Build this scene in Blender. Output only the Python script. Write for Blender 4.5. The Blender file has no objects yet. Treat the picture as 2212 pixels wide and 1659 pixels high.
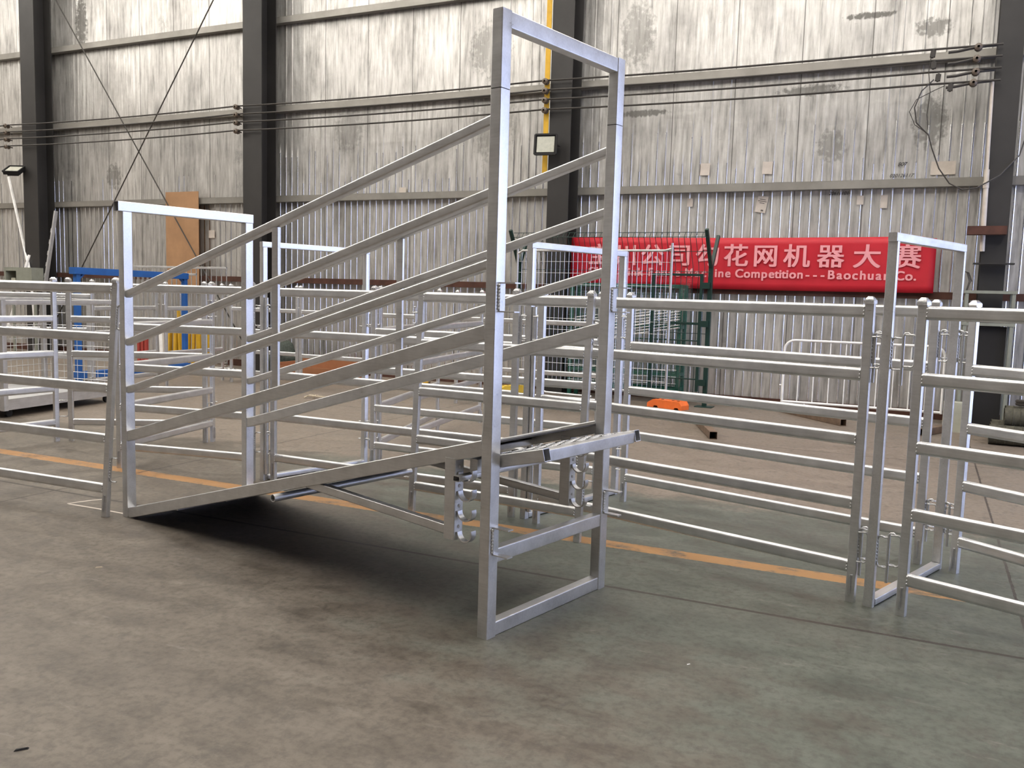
import bpy, bmesh, math, random
from mathutils import Vector, Matrix
random.seed(7)
PI = math.pi
C = bpy.context.scene.collection
sc = bpy.context.scene
V = Vector
# ---------------------------------------------------------------- frames of reference
AZ = math.radians(-25.0)
A = V((math.cos(AZ), math.sin(AZ), 0))        # along the sheet-metal wall
N = V((-math.sin(AZ), math.cos(AZ), 0))       # towards the wall
WALL = 15.16                                   # distance of the wall from the camera foot
def WP(a, n, z=0.0):
    return A * a + N * n + V((0, 0, z))

# ---------------------------------------------------------------- materials
def nmat(name):
    m = bpy.data.materials.new(name); m.use_nodes = True
    nt = m.node_tree
    return m, nt, nt.nodes['Principled BSDF']
def ramp(nt, fac, stops):
    r = nt.nodes.new('ShaderNodeValToRGB')
    el = r.color_ramp.elements
    while len(el) < len(stops): el.new(0.5)
    for e, (p, c) in zip(el, stops):
        e.position = p; e.color = (c[0], c[1], c[2], 1) if not isinstance(c, float) else (c, c, c, 1)
    nt.links.new(fac, r.inputs['Fac'])
    return r
def noise(nt, vec, scale, detail=3, rough=.5):
    n = nt.nodes.new('ShaderNodeTexNoise')
    n.inputs['Scale'].default_value = scale; n.inputs['Detail'].default_value = detail
    n.inputs['Roughness'].default_value = rough
    if vec is not None: nt.links.new(vec, n.inputs['Vector'])
    return n
def coords(nt, kind='Object', scale=(1, 1, 1), rot=(0, 0, 0), loc=(0, 0, 0)):
    t = nt.nodes.new('ShaderNodeTexCoord'); mp = nt.nodes.new('ShaderNodeMapping')
    mp.inputs['Scale'].default_value = scale; mp.inputs['Rotation'].default_value = rot
    mp.inputs['Location'].default_value = loc
    nt.links.new(t.outputs[kind], mp.inputs['Vector'])
    return mp.outputs['Vector']
def mix(nt, fac, c1, c2, mode='MIX'):
    m = nt.nodes.new('ShaderNodeMix'); m.data_type = 'RGBA'; m.blend_type = mode
    if isinstance(fac, float): m.inputs[0].default_value = fac
    else: nt.links.new(fac, m.inputs[0])
    for i, c in ((6, c1), (7, c2)):
        if isinstance(c, tuple): m.inputs[i].default_value = (c[0], c[1], c[2], 1)
        else: nt.links.new(c, m.inputs[i])
    return m.outputs[2]
def math_(nt, op, a, b=None, c=None):
    m = nt.nodes.new('ShaderNodeMath'); m.operation = op
    for i, x in enumerate((a, b, c)):
        if x is None: continue
        if isinstance(x, (int, float)): m.inputs[i].default_value = x
        else: nt.links.new(x, m.inputs[i])
    return m.outputs[0]
def simple(name, col, rough=.5, metal=0.0, var=.12, scale=6.0, spec=None):
    m, nt, b = nmat(name)
    v = coords(nt)
    n = noise(nt, v, scale, 4, .6)
    lo = tuple(max(0, x * (1 - var)) for x in col); hi = tuple(min(1, x * (1 + var)) for x in col)
    r = ramp(nt, n.outputs['Fac'], [(.3, lo), (.7, hi)])
    nt.links.new(r.outputs['Color'], b.inputs['Base Color'])
    b.inputs['Roughness'].default_value = rough; b.inputs['Metallic'].default_value = metal
    if spec is not None: b.inputs['Specular IOR Level'].default_value = spec
    return m
def galv(name, base=.65, rlo=.27, rhi=.42, metal=.80, tint=(1, 1, 1.01)):
    m, nt, b = nmat(name)
    v = coords(nt, 'Object', (1, 1, 1))
    n = noise(nt, v, 9, 4, .6)
    n2 = noise(nt, coords(nt, 'Object', (3, 40, 40)), 2.5, 2, .5)
    f = mix(nt, .35, n.outputs['Color'], n2.outputs['Color'])
    sep = nt.nodes.new('ShaderNodeRGBToBW'); nt.links.new(f, sep.inputs[0])
    c = ramp(nt, sep.outputs[0], [(.35, tuple(base * .84 * t for t in tint)), (.65, tuple(base * 1.12 * t for t in tint))])
    nt.links.new(c.outputs['Color'], b.inputs['Base Color'])
    rr = ramp(nt, sep.outputs[0], [(.35, rlo), (.65, rhi)])
    nt.links.new(rr.outputs['Color'], b.inputs['Roughness'])
    b.inputs['Metallic'].default_value = metal
    return m
M = {}
M['galv'] = galv('galvanized steel')
M['galv2'] = galv('galvanized steel dull', .62, .36, .52)
M['weld'] = galv('weld bead', .7, .22, .34)
M['zinc'] = galv('zinc plated rod', .55, .3, .45)
M['dark'] = simple('painted column', (.028, .026, .025), .5, .1, .25, 1.2)
M['black'] = simple('black opening', (.012, .011, .011), .8)
M['girt'] = simple('grey girt steel', (.30, .285, .26), .45, .6, .15, 2)
M['rust'] = simple('rusty steel', (.072, .028, .018), .8, .1, .35, 5)
M['yellow'] = simple('yellow paint', (.62, .36, .02), .5)
M['bluep'] = simple('blue paint', (.02, .11, .38), .4)
M['green'] = simple('green powder coat', (.008, .095, .062), .38)
M['dgreen'] = simple('dark green powder coat', (.006, .03, .024), .4)
M['white'] = simple('white paint', (.88, .87, .86), .4)
M['cream'] = simple('cream paint', (.42, .42, .34), .5)
M['greyg'] = simple('grey green paint', (.24, .25, .21), .5)
M['orange'] = simple('orange plastic', (.80, .16, .03), .45)
M['yplast'] = simple('yellow plastic', (.72, .48, .03), .45)
M['redp'] = simple('red paint', (.36, .045, .035), .5)
M['wood'] = simple('plywood', (.36, .20, .10), .7, 0, .12, 3)
M['browncard'] = simple('brown board', (.30, .125, .055), .75, 0, .15, 2)
M['net'] = simple('green black net', (.035, .045, .035), .7, 0, .5, 30)
M['wire'] = simple('black wire', (.035, .030, .026), .6)
M['ceramic'] = simple('brown insulator', (.10, .075, .055), .4)
M['paper'] = simple('paper label', (.55, .49, .43), .7)
M['pipe'] = simple('white conduit', (.58, .52, .45), .5)
M['olive'] = simple('old mesh rolls', (.075, .070, .050), .8, .2, .4, 18)
M['tube'] = simple('brown square tube', (.20, .14, .10), .55, .5, .3, 8)
M['rope'] = simple('straw strap', (.45, .38, .28), .8)
M['chip'] = simple('pale wood chip', (.5, .42, .32), .8)
M['mat_ply'] = simple('deck plate', (.10, .095, .09), .6, .6, .2, 5)
M['roof'] = simple('roof sheet', (.12, .115, .11), .7, 0, .1, 1)
M['wallpl'] = simple('plain hall wall', (.42, .39, .36), .7, 0, .1, .6)
def emis(name, col, s):
    m, nt, b = nmat(name)
    b.inputs['Base Color'].default_value = (.5, .5, .5, 1)
    b.inputs['Emission Color'].default_value = (*col, 1); b.inputs['Emission Strength'].default_value = s
    return m
M['sky_warm'] = emis('translucent skylight sheet', (1.0, .945, .86), 6.4)
M['lens'] = simple('floodlight glass', (.45, .45, .38), .2, 0, .1, 20)
def film_mat():
    m, nt, b = nmat('clear plastic film')
    n = noise(nt, coords(nt, 'Object', (1.5, 1.5, 14)), 3, 4, .7)
    r = ramp(nt, n.outputs['Fac'], [(.45, .02), (.62, .12), (.76, .65)])
    nt.links.new(r.outputs['Color'], b.inputs['Alpha'])
    b.inputs['Base Color'].default_value = (.62, .62, .60, 1); b.inputs['Roughness'].default_value = .18
    bp = nt.nodes.new('ShaderNodeBump'); bp.inputs['Strength'].default_value = .8
    nt.links.new(n.outputs['Fac'], bp.inputs['Height']); nt.links.new(bp.outputs[0], b.inputs['Normal'])
    return m
M['film'] = film_mat()
# banner cloth
M['banner'] = simple('red banner cloth', (.50, .008, .022), .55, 0, .06, 3)
M['pink'] = simple('pale pink lettering', (.80, .33, .35), .6, 0, .03, 3)

STAINS = [(-18.6, 7.85, .22, .75, .85), (-4.85, 6.3, .35, .6, .45), (-1.1, 6.22, .45, .06, .9), (-.2, 5.95, .30, .16, .7), (-4.7, 4.95, .5, .07, .8), (-1.9, 5.15, .55, .10, .7),
          (-.15, 4.55, .28, .45, .6), (-1.55, 4.25, .25, .3, .5), (-17.6, 4.25, .28, .35, .6), (-7.7, 6.3, .5, .55, .45), (-7.6, 5.0, .5, .9, .35), (-10.9, 5.0, .4, .5, .35)]
def wall_mat():
    """foil-faced corrugated sheet: sheet seams, smudges and streaks in object space (x along, z up)"""
    m, nt, b = nmat('foil faced wall sheet')
    v = coords(nt)
    sx = nt.nodes.new('ShaderNodeSeparateXYZ'); nt.links.new(v, sx.inputs[0])
    streak = noise(nt, coords(nt, 'Object', (4.5, 1, .45)), 3.0, 5, .62)
    blot = noise(nt, coords(nt, 'Object', (.55, 1, .4)), 1.6, 5, .6)
    fine = noise(nt, coords(nt, 'Object', (1, 1, .8)), 14, 4, .6)
    # one tone per sheet
    wn = nt.nodes.new('ShaderNodeTexWhiteNoise'); wn.noise_dimensions = '2D'
    ix = math_(nt, 'FLOOR', math_(nt, 'DIVIDE', sx.outputs[0], 1.045))
    iz = math_(nt, 'FLOOR', math_(nt, 'DIVIDE', math_(nt, 'ADD', sx.outputs[2], .15), 3.75))
    cb = nt.nodes.new('ShaderNodeCombineXYZ'); nt.links.new(ix, cb.inputs[0]); nt.links.new(iz, cb.inputs[1])
    nt.links.new(cb.outputs[0], wn.inputs['Vector'])
    c0 = ramp(nt, streak.outputs['Fac'], [(.30, (.34, .33, .315)), (.46, (.60, .585, .56)), (.62, (.76, .745, .72)), (.74, (.9, .885, .86))])
    c1 = ramp(nt, blot.outputs['Fac'], [(.30, (.58, .575, .57)), (.52, (1, 1, 1))])
    c = mix(nt, 1.0, c0.outputs['Color'], c1.outputs['Color'], 'MULTIPLY')
    c2 = ramp(nt, wn.outputs['Value'], [(.0, (.80, .80, .80)), (1, (1, 1, 1))])
    c = mix(nt, 1.0, c, c2.outputs['Color'], 'MULTIPLY')
    # dark smudges
    sm = noise(nt, coords(nt, 'Object', (1.0, 1, .9)), .9, 6, .72)
    smr = ramp(nt, sm.outputs['Fac'], [(.62, 0.0), (.74, .7)])
    c = mix(nt, smr.outputs['Color'], c, (.14, .135, .13))
    # short horizontal tears and scuffs
    te = noise(nt, coords(nt, 'Object', (1.3, 1, 16)), 1.7, 4, .7)
    ter = ramp(nt, te.outputs['Fac'], [(.70, 0.0), (.735, .8)])
    c = mix(nt, ter.outputs['Color'], c, (.10, .095, .09))
    # individual stains
    for (x_, z_, w_, h_, k_) in STAINS:
        dx = math_(nt, 'DIVIDE', math_(nt, 'SUBTRACT', sx.outputs[0], x_), w_); dz_ = math_(nt, 'DIVIDE', math_(nt, 'SUBTRACT', sx.outputs[2], z_), h_)
        d2 = math_(nt, 'ADD', math_(nt, 'MULTIPLY', dx, dx), math_(nt, 'MULTIPLY', dz_, dz_))
        e = math_(nt, 'ADD', d2, math_(nt, 'MULTIPLY', math_(nt, 'SUBTRACT', fine.outputs['Fac'], .5), 3.0))
        er = ramp(nt, e, [(.35, k_), (.9, 0.0)])
        c = mix(nt, er.outputs['Color'], c, (.12, .115, .105))
    # seams
    fx = math_(nt, 'FRACT', math_(nt, 'DIVIDE', sx.outputs[0], 1.045))
    seam = math_(nt, 'LESS_THAN', fx, .014)
    c = mix(nt, math_(nt, 'MULTIPLY', seam, .75), c, (.06, .055, .05))
    nt.links.new(c, b.inputs['Base Color'])
    b.inputs['Metallic'].default_value = .72
    rr = ramp(nt, blot.outputs['Fac'], [(.3, .50), (.7, .32)])
    nt.links.new(rr.outputs['Color'], b.inputs['Roughness'])
    bp = nt.nodes.new('ShaderNodeBump'); bp.inputs['Strength'].default_value = .35; bp.inputs['Distance'].default_value = .02
    hs = mix(nt, .5, streak.outputs['Color'], fine.outputs['Color'])
    low = ramp(nt, math_(nt, 'MULTIPLY', sx.outputs[2], .1), [(.34, .10), (.46, .42)])
    nt.links.new(low.outputs['Color'], bp.inputs['Strength'])
    nt.links.new(hs, bp.inputs['Height']); nt.links.new(bp.outputs[0], b.inputs['Normal'])
    return m
M['wall'] = wall_mat()
M['ridge'] = simple('bare aluminium ridge', (.93, .93, .95), .20, 1.0, .03, 2)

def floor_mat():
    """worn green floor paint under brown dust, yellow lane line, slab joints; object space = (along wall, towards wall)"""
    m, nt, b = nmat('worn painted concrete')
    v = coords(nt)
    sx = nt.nodes.new('ShaderNodeSeparateXYZ'); nt.links.new(v, sx.inputs[0])
    X, Y = sx.outputs[0], sx.outputs[1]
    n1 = noise(nt, v, .55, 5, .62); n2 = noise(nt, coords(nt, 'Object', (1, 1.8, 1)), 2.6, 6, .68); n3 = noise(nt, v, 22, 4, .65)
    brown = ramp(nt, n2.outputs['Fac'], [(.32, (.088, .073, .058)), (.5, (.142, .121, .098)), (.68, (.190, .165, .136))])
    green = ramp(nt, n2.outputs['Fac'], [(.32, (.066, .073, .060)), (.5, (.103, .112, .092)), (.68, (.138, .145, .122))])
    beige = ramp(nt, n2.outputs['Fac'], [(.3, (.165, .135, .108)), (.7, (.230, .190, .156))])
    # where the green paint survives
    reg = math_(nt, 'MULTIPLY', math_(nt, 'SUBTRACT', X, -2.2), .14)
    reg = math_(nt, 'ADD', reg, math_(nt, 'MULTIPLY', math_(nt, 'SUBTRACT', Y, 3.2), .16))
    reg = math_(nt, 'MINIMUM', reg, .42)
    wob = math_(nt, 'ADD', n1.outputs['Fac'], math_(nt, 'MULTIPLY', math_(nt, 'SUBTRACT', n2.outputs['Fac'], .5), .9))
    g = ramp(nt, math_(nt, 'ADD', wob, reg), [(.50, 0.0), (.86, 1.0)])
    c = mix(nt, g.outputs['Color'], brown.outputs['Color'], green.outputs['Color'])
    # bare beige slab beyond the painted lane
    yb = math_(nt, 'ADD', Y, math_(nt, 'MULTIPLY', math_(nt, 'SUBTRACT', n2.outputs['Fac'], .5), 1.1))
    far = ramp(nt, math_(nt, 'SUBTRACT', yb, 7.0), [(.42, 0.0), (.70, 1.0)])
    c = mix(nt, far.outputs['Color'], c, beige.outputs['Color'])
    # speckle and scuffs
    sp = ramp(nt, n3.outputs['Fac'], [(.30, (.66, .65, .64)), (.56, (1, 1, 1))])
    c = mix(nt, 1.0, c, sp.outputs['Color'], 'MULTIPLY')
    dk = noise(nt, coords(nt, 'Object', (1.2, .8, 1)), 6.5, 5, .75)
    dkr = ramp(nt, dk.outputs['Fac'], [(.54, 0.0), (.68, .62)])
    c = mix(nt, dkr.outputs['Color'], c, (.075, .066, .056))
    lt = noise(nt, coords(nt, 'Object', (.7, 2.2, 1), (0, 0, .5), (5, 3, 0)), 4.0, 6, .75)
    ltr = ramp(nt, lt.outputs['Fac'], [(.60, 0.0), (.76, .55)])
    c = mix(nt, ltr.outputs['Color'], c, (.26, .24, .21))
    # tyre marks curving in the foreground
    wv = nt.nodes.new('ShaderNodeTexWave'); wv.wave_type = 'RINGS'
    wv.inputs['Scale'].default_value = .16; wv.inputs['Distortion'].default_value = 1.5; wv.inputs['Detail'].default_value = 2
    nt.links.new(coords(nt, 'Object', (1, 1, 1), (0, 0, 0), (3, 6, 0)), wv.inputs['Vector'])
    wr = ramp(nt, wv.outputs['Fac'], [(.90, 0.0), (1.0, .28)])
    wr2 = math_(nt, 'MULTIPLY', wr.outputs['Color'], n2.outputs['Fac'])
    c = mix(nt, wr2, c, (.12, .105, .09))
    # yellow lane line
    def band(coord, at, hw):
        return math_(nt, 'LESS_THAN', math_(nt, 'ABSOLUTE', math_(nt, 'SUBTRACT', coord, at)), hw)
    line = band(math_(nt, 'ADD', Y, math_(nt, 'MULTIPLY', math_(nt, 'SUBTRACT', n3.outputs['Fac'], .5), .03)), 5.87, .082)
    worn = ramp(nt, math_(nt, 'ADD', n2.outputs['Fac'], math_(nt, 'MULTIPLY', n3.outputs['Fac'], .25)), [(.46, 0.05), (.62, .85)])
    lf = math_(nt, 'MULTIPLY', line, worn.outputs['Color'])
    lf = math_(nt, 'MULTIPLY', lf, math_(nt, 'LESS_THAN', X, .45))
    c = mix(nt, lf, c, (.40, .205, .075))
    # slab joints
    jy = math_(nt, 'ADD', Y, math_(nt, 'MULTIPLY', n3.outputs['Fac'], .012))
    jx = math_(nt, 'ADD', X, math_(nt, 'MULTIPLY', n3.outputs['Fac'], .02))
    j = math_(nt, 'MAXIMUM', band(jy, 4.985, .015), band(jx, .62, .009))
    for xx in (-6.53, -13.7, 7.8): j = math_(nt, 'MAXIMUM', j, band(jx, xx, .009))
    for yy in (10.9, -1.1): j = math_(nt, 'MAXIMUM', j, band(jy, yy, .009))
    c = mix(nt, math_(nt, 'MULTIPLY', j, .92), c, (.045, .036, .030))
    nt.links.new(c, b.inputs['Base Color'])
    rr = ramp(nt, n2.outputs['Fac'], [(.3, .42), (.7, .62)])
    nt.links.new(rr.outputs['Color'], b.inputs['Roughness'])
    b.inputs['Specular IOR Level'].default_value = .35
    bp = nt.nodes.new('ShaderNodeBump'); bp.inputs['Strength'].default_value = .12; bp.inputs['Distance'].default_value = .01
    nt.links.new(n3.outputs['Fac'], bp.inputs['Height']); nt.links.new(bp.outputs[0], b.inputs['Normal'])
    return m
M['floor'] = floor_mat()

# ---------------------------------------------------------------- mesh helpers
class MB:
    def __init__(s): s.v = []; s.f = []
    def add(s, vs, fs):
        o = len(s.v); s.v += [tuple(x) for x in vs]; s.f += [tuple(i + o for i in f) for f in fs]; return s
    def section_bar(s, p0, p1, pts, up=V((0, 0, 1)), inner=None, m0=0.0, m1=0.0):
        """sweep the closed section pts [(side, up)] from p0 to p1; m0/m1 shear the ends (mitre) along the up axis"""
        p0 = V(p0); p1 = V(p1); d = (p1 - p0).normalized(); up = V(up)
        side = d.cross(up).normalized(); u = side.cross(d).normalized()
        n = len(pts)
        P = lambda q, x, m: q + side * x[0] + u * x[1] + d * (m * x[1])
        vs = [P(p0, x, m0) for x in pts] + [P(p1, x, m1) for x in pts]
        fs = [(i, (i + 1) % n, n + (i + 1) % n, n + i) for i in range(n)]
        if inner is None:
            fs += [tuple(range(n - 1, -1, -1)), tuple(range(n, 2 * n))]
        else:
            vs += [P(p0, x, m0) for x in inner] + [P(p1, x, m1) for x in inner]
            fs += [(2 * n + (i + 1) % n, 2 * n + i, 3 * n + i, 3 * n + (i + 1) % n) for i in range(n)]
            fs += [((i + 1) % n, i, 2 * n + i, 2 * n + (i + 1) % n) for i in range(n)]
            fs += [(n + i, n + (i + 1) % n, 3 * n + (i + 1) % n, 3 * n + i) for i in range(n)]
        return s.add(vs, fs)
    def tube(s, p0, p1, w, h, r=.006, seg=2, up=(0, 0, 1), hollow=False, t=.003, m0=0, m1=0):
        sec = rrect(w, h, r, seg)
        inner = rrect(w - 2 * t, h - 2 * t, max(r - t, .001), seg) if hollow else None
        return s.section_bar(p0, p1, sec, up, inner, m0, m1)
    def rod(s, p0, p1, r, seg=8, hollow=0.0):
        sec = circ(r, seg); d = (V(p1) - V(p0))
        up = (0, 0, 1) if abs(d.normalized().z) < .9 else (1, 0, 0)
        return s.section_bar(p0, p1, sec, up, circ(r - hollow, seg) if hollow else None)
    def path(s, pts, r, seg=6):
        pts = [V(p) for p in pts]; n = len(pts); rings = []
        prev = None
        for i, p in enumerate(pts):
            d = (pts[min(i + 1, n - 1)] - pts[max(i - 1, 0)]).normalized()
            if prev is None:
                ref = V((0, 0, 1)) if abs(d.z) < .9 else V((1, 0, 0)); a = d.cross(ref).normalized()
            else:
                a = (prev - d * prev.dot(d)).normalized()
            prev = a; b = d.cross(a)
            rings.append([p + (a * math.cos(2 * PI * k / seg) + b * math.sin(2 * PI * k / seg)) * r for k in range(seg)])
        vs = [q for R in rings for q in R]; fs = []
        for i in range(n - 1):
            for k in range(seg):
                k2 = (k + 1) % seg
                fs.append((i * seg + k, i * seg + k2, (i + 1) * seg + k2, (i + 1) * seg + k))
        fs.append(tuple(range(seg - 1, -1, -1))); fs.append(tuple((n - 1) * seg + k for k in range(seg)))
        return s.add(vs, fs)
    def box(s, lo, hi):
        x0, y0, z0 = lo; x1, y1, z1 = hi
        vs = [(x0, y0, z0), (x1, y0, z0), (x1, y1, z0), (x0, y1, z0), (x0, y0, z1), (x1, y0, z1), (x1, y1, z1), (x0, y1, z1)]
        return s.add(vs, [(3, 2, 1, 0), (4, 5, 6, 7), (0, 1, 5, 4), (1, 2, 6, 5), (2, 3, 7, 6), (3, 0, 4, 7)])
    def beads(s, p0, p1, n, r):
        p0 = V(p0); p1 = V(p1)
        for i in range(n):
            c = p0.lerp(p1, (i + .5) / n)
            vs = []; fs = []
            for a in range(5):
                th = PI * a / 4
                for k in range(6):
                    ph = 2 * PI * k / 6
                    vs.append(c + V((math.sin(th) * math.cos(ph), math.sin(th) * math.sin(ph), math.cos(th))) * r)
            for a in range(4):
                for k in range(6):
                    k2 = (k + 1) % 6
                    fs.append((a * 6 + k, (a + 1) * 6 + k, (a + 1) * 6 + k2, a * 6 + k2))
            s.add(vs, fs)
        return s
    def mesh(s, name, mat, smooth=True, merge=False):
        me = bpy.data.meshes.new(name); me.from_pydata([tuple(v) for v in s.v], [], s.f)
        bm = bmesh.new(); bm.from_mesh(me)
        if merge: bmesh.ops.remove_doubles(bm, verts=bm.verts, dist=1e-5)
        bmesh.ops.recalc_face_normals(bm, faces=bm.faces)
        bm.to_mesh(me); bm.free()
        me.materials.append(M[mat] if isinstance(mat, str) else mat)
        if smooth: weighted(me)
        return me
    def build(s, name, mat, parent=None, **k):
        o = bpy.data.objects.new(name, s.mesh(name, mat, **k)); C.objects.link(o)
        if parent is not None: o.parent = parent
        return o
def circ(r, seg): return [(r * math.cos(2 * PI * i / seg), r * math.sin(2 * PI * i / seg)) for i in range(seg)]
def rrect(w, h, r, seg=2):
    r = min(r, w / 2 - 1e-4, h / 2 - 1e-4); out = []
    for cx, cy, a0 in ((w / 2 - r, h / 2 - r, 0), (-w / 2 + r, h / 2 - r, PI / 2), (-w / 2 + r, -h / 2 + r, PI), (w / 2 - r, -h / 2 + r, 1.5 * PI)):
        for i in range(seg + 1):
            a = a0 + (PI / 2) * i / seg
            out.append((cx + r * math.cos(a), cy + r * math.sin(a)))
    return out
def weighted(me, lim=50):
    """smooth shading with area weighted corner normals, so flat tube faces stay flat between rounded corners"""
    me.shade_smooth(); cl = math.cos(math.radians(lim))
    fn = [V(p.normal) for p in me.polygons]; fa = [p.area for p in me.polygons]
    adj = [[] for _ in me.vertices]
    for p in me.polygons:
        for v_ in p.vertices: adj[v_].append(p.index)
    out = [None] * len(me.loops)
    for p in me.polygons:
        n0_ = fn[p.index]
        for li in p.loop_indices:
            acc = V((0, 0, 0))
            for q in adj[me.loops[li].vertex_index]:
                if fn[q].dot(n0_) > cl: acc += fn[q] * fa[q]
            out[li] = tuple(acc.normalized()) if acc.length > 1e-12 else tuple(n0_)
    me.normals_split_custom_set(out)
def tag(o, label=None, cat=None, group=None, kind=None):
    if label: o['label'] = label
    if cat: o['category'] = cat
    if group: o['group'] = group
    if kind: o['kind'] = kind
    return o
def thing(name, label, cat, loc=(0, 0, 0), rz=0.0, group=None):
    o = bpy.data.objects.new(name, None); C.objects.link(o); o.empty_display_size = .1
    o.location = loc; o.rotation_euler = (0, 0, rz)
    return tag(o, label, cat, group)
def reuse(name, me, parent):
    o = bpy.data.objects.new(name, me); C.objects.link(o); o.parent = parent; return o

# ================================================================ SETTING
def struct(name, mb, mat, mtx=None, **k):
    o = mb.build(name, mat, **k); tag(o, kind='structure')
    if mtx is not None: o.matrix_world = mtx
    return o
HALL = Matrix.Rotation(AZ, 4, 'Z')        # hall axes: x along the wall, y towards it
X0, X1, Y0, Y1, ZR = -30.0, 9.0, -10.0, WALL, 10.0
mb = MB(); mb.box((X0, Y0, -.15), (X1, Y1 + .3, 0)); fl = struct('floor', mb, 'floor', HALL, smooth=False)
# corrugated wall: real ridges every 152 mm
mb = MB(); vs = []; xs = []
x = X0; rw = random.Random(11)
while x < X1:
    # below the top of the bare lining every ridge shows; above it loose foil covers the ridges
    left = x < -12.9
    d0 = .0145 if (not left or rw.random() < .4) else .002
    zt = rw.choice((3.95, 4.05, 4.5, 4.6)) if not left else rw.choice((3.6, 4.2))
    d1 = rw.choice((.0, .001, .002, .003, .006, .009)) if x > -12.9 else rw.choice((.0, .001, .002, .004))
    o1 = rw.uniform(-.003, .003)
    xs.append((x, 0, 0, zt))
    for q in range(7):
        th = PI * q / 6; hh = math.sin(th)
        xs.append((x + .126 - .016 * math.cos(th), -d0 * hh, o1 - d1 * hh, zt))
    x += .1524
xs.append((X1, 0, 0, 4.0))
for (xx, y0, y1, zt) in xs:
    for z, yy in ((0, y0), (zt, y0), (zt + .25, y1), (10.05, y1)): vs.append((xx, yy, z))
fs = [(4 * i + k, 4 * i + 4 + k, 4 * i + 5 + k, 4 * i + 1 + k) for i in range(len(xs) - 1) for k in range(3)]
mb.add(vs, fs); mb.add([(X0, .12, 0), (X1, .12, 0), (X1, .12, 10.05), (X0, .12, 10.05)], [(0, 1, 2, 3)])
wl_faces = len(xs) - 1
wl = struct('wall_back', mb, 'wall', HALL @ Matrix.Translation((0, WALL, 0)), smooth=False)
wl.data.materials.append(M['ridge'])
for i in range(wl_faces):
    if i % 8 in (1, 2, 3, 4, 5, 6): wl.data.polygons[3 * i].material_index = 1
weighted(wl.data, 62)
# other walls (behind the camera) and a wide open doorway in the right end wall
mb = MB(); mb.box((X0, Y0 - .2, 0), (X1, Y0, ZR)); struct('wall_front', mb, 'wallpl', HALL, smooth=False)
mb = MB(); mb.box((X0 - .2, Y0 - .2, 0), (X0, Y1 + .3, ZR)); struct('wall_left', mb, 'wallpl', HALL, smooth=False)
DY0, DY1, DZ = 3.5, 14.6, 5.6
mb = MB()
mb.box((X1, Y0 - .2, 0), (X1 + .2, DY0, ZR)); mb.box((X1, DY1, 0), (X1 + .2, Y1 + .3, ZR)); mb.box((X1, DY0, DZ), (X1 + .2, DY1, ZR))
struct('wall_right', mb, 'wallpl', HALL, smooth=False)
# roof with translucent strips
strips = []; SK0 = -1.0
xx = X0 + 2.0
while xx < X1 - 1: strips.append((xx, xx + 1.5)); xx += 4.5
mb = MB(); px = X0 - .2
for a0, a1 in strips + [(X1 + .2, X1 + .2)]:
    mb.box((px, Y0 - .2, ZR), (a0, Y1 + .3, ZR + .1)); px = a1
for a0, a1 in strips:
    mb.box((a0, Y0 - .2, ZR), (a1, SK0, ZR + .1)); mb.box((a0, Y1 - .8, ZR), (a1, Y1 + .3, ZR + .1))
struct('ceiling', mb, 'roof', HALL, smooth=False)
for i, (a0, a1) in enumerate(strips):
    mb = MB(); mb.box((a0, SK0, ZR + .02), (a1, Y1 - .8, ZR + .05))
    struct('window_%d' % (i + 1), mb, 'sky_warm', HALL, smooth=False)
# steel columns (H sections) and wall girts
COLS = [-26.5, -19.7, -12.87, -6.0, .82]
ti = 1
for i, a in enumerate(COLS):
    mb = MB(); hw = (.25, .25, .245, .20, .16)[i]
    y0, y1 = WALL - .62, WALL - .16
    mb.box((a - hw, y0, 0), (a + hw, y0 + .02, ZR)); mb.box((a - hw, y1 - .02, 0), (a + hw, y1, ZR)); mb.box((a - .012, y0 + .02, 0), (a + .012, y1 - .02, ZR))
    mb.box((a - .24, y0 - .05, 0), (a + .24, y1 + .04, .025))
    struct('trim_%d' % ti, mb, 'dark', HALL, smooth=False); ti += 1
for z in (3.62, 5.47, 7.27, 9.0):
    mb = MB()
    for i in range(len(COLS)):
        a0 = COLS[i] - .05; a1 = COLS[i + 1] + .05 if i + 1 < len(COLS) else X1
        mb.box((a0, WALL - .16, z - .065), (a1, WALL - .155, z + .065))
        mb.box((a0, WALL - .16, z + .06), (a1, WALL - .02, z + .065)); mb.box((a0, WALL - .16, z - .065), (a1, WALL - .02, z - .06))
    struct('trim_%d' % ti, mb, 'girt', HALL, smooth=False); ti += 1
mb = MB(); mb.box((X0, WALL - .13, 1.86), (X1, WALL - .03, 1.97)); struct('trim_%d' % ti, mb, 'rust', HALL, smooth=False); ti += 1
mb = MB(); mb.box((X0, WALL - .05, 0), (X1, WALL - .012, .14)); struct('baseboard_back', mb, 'rust', HALL, smooth=False)
# cross bracing rods of the left bay
def rod_thing(name, pts, r, mat, label, cat, group=None, seg=6):
    mb = MB(); mb.path(pts, r, seg); o = mb.build(name, mat); return tag(o, label, cat, group)
rod_thing('bracing_rod', [WP(-19.55, WALL - .3, 9.0), WP(-13.45, WALL - .3, .6)], .014, 'wire', 'thin dark bracing rod sloping down to the right across the left wall bay', 'rod', 'cross bracing rods')
rod_thing('bracing_rod', [WP(-13.3, WALL - .33, 9.0), WP(-19.45, WALL - .33, .6)], .014, 'wire', 'thin dark bracing rod sloping down to the left, crossing the other one', 'rod', 'cross bracing rods')

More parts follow.
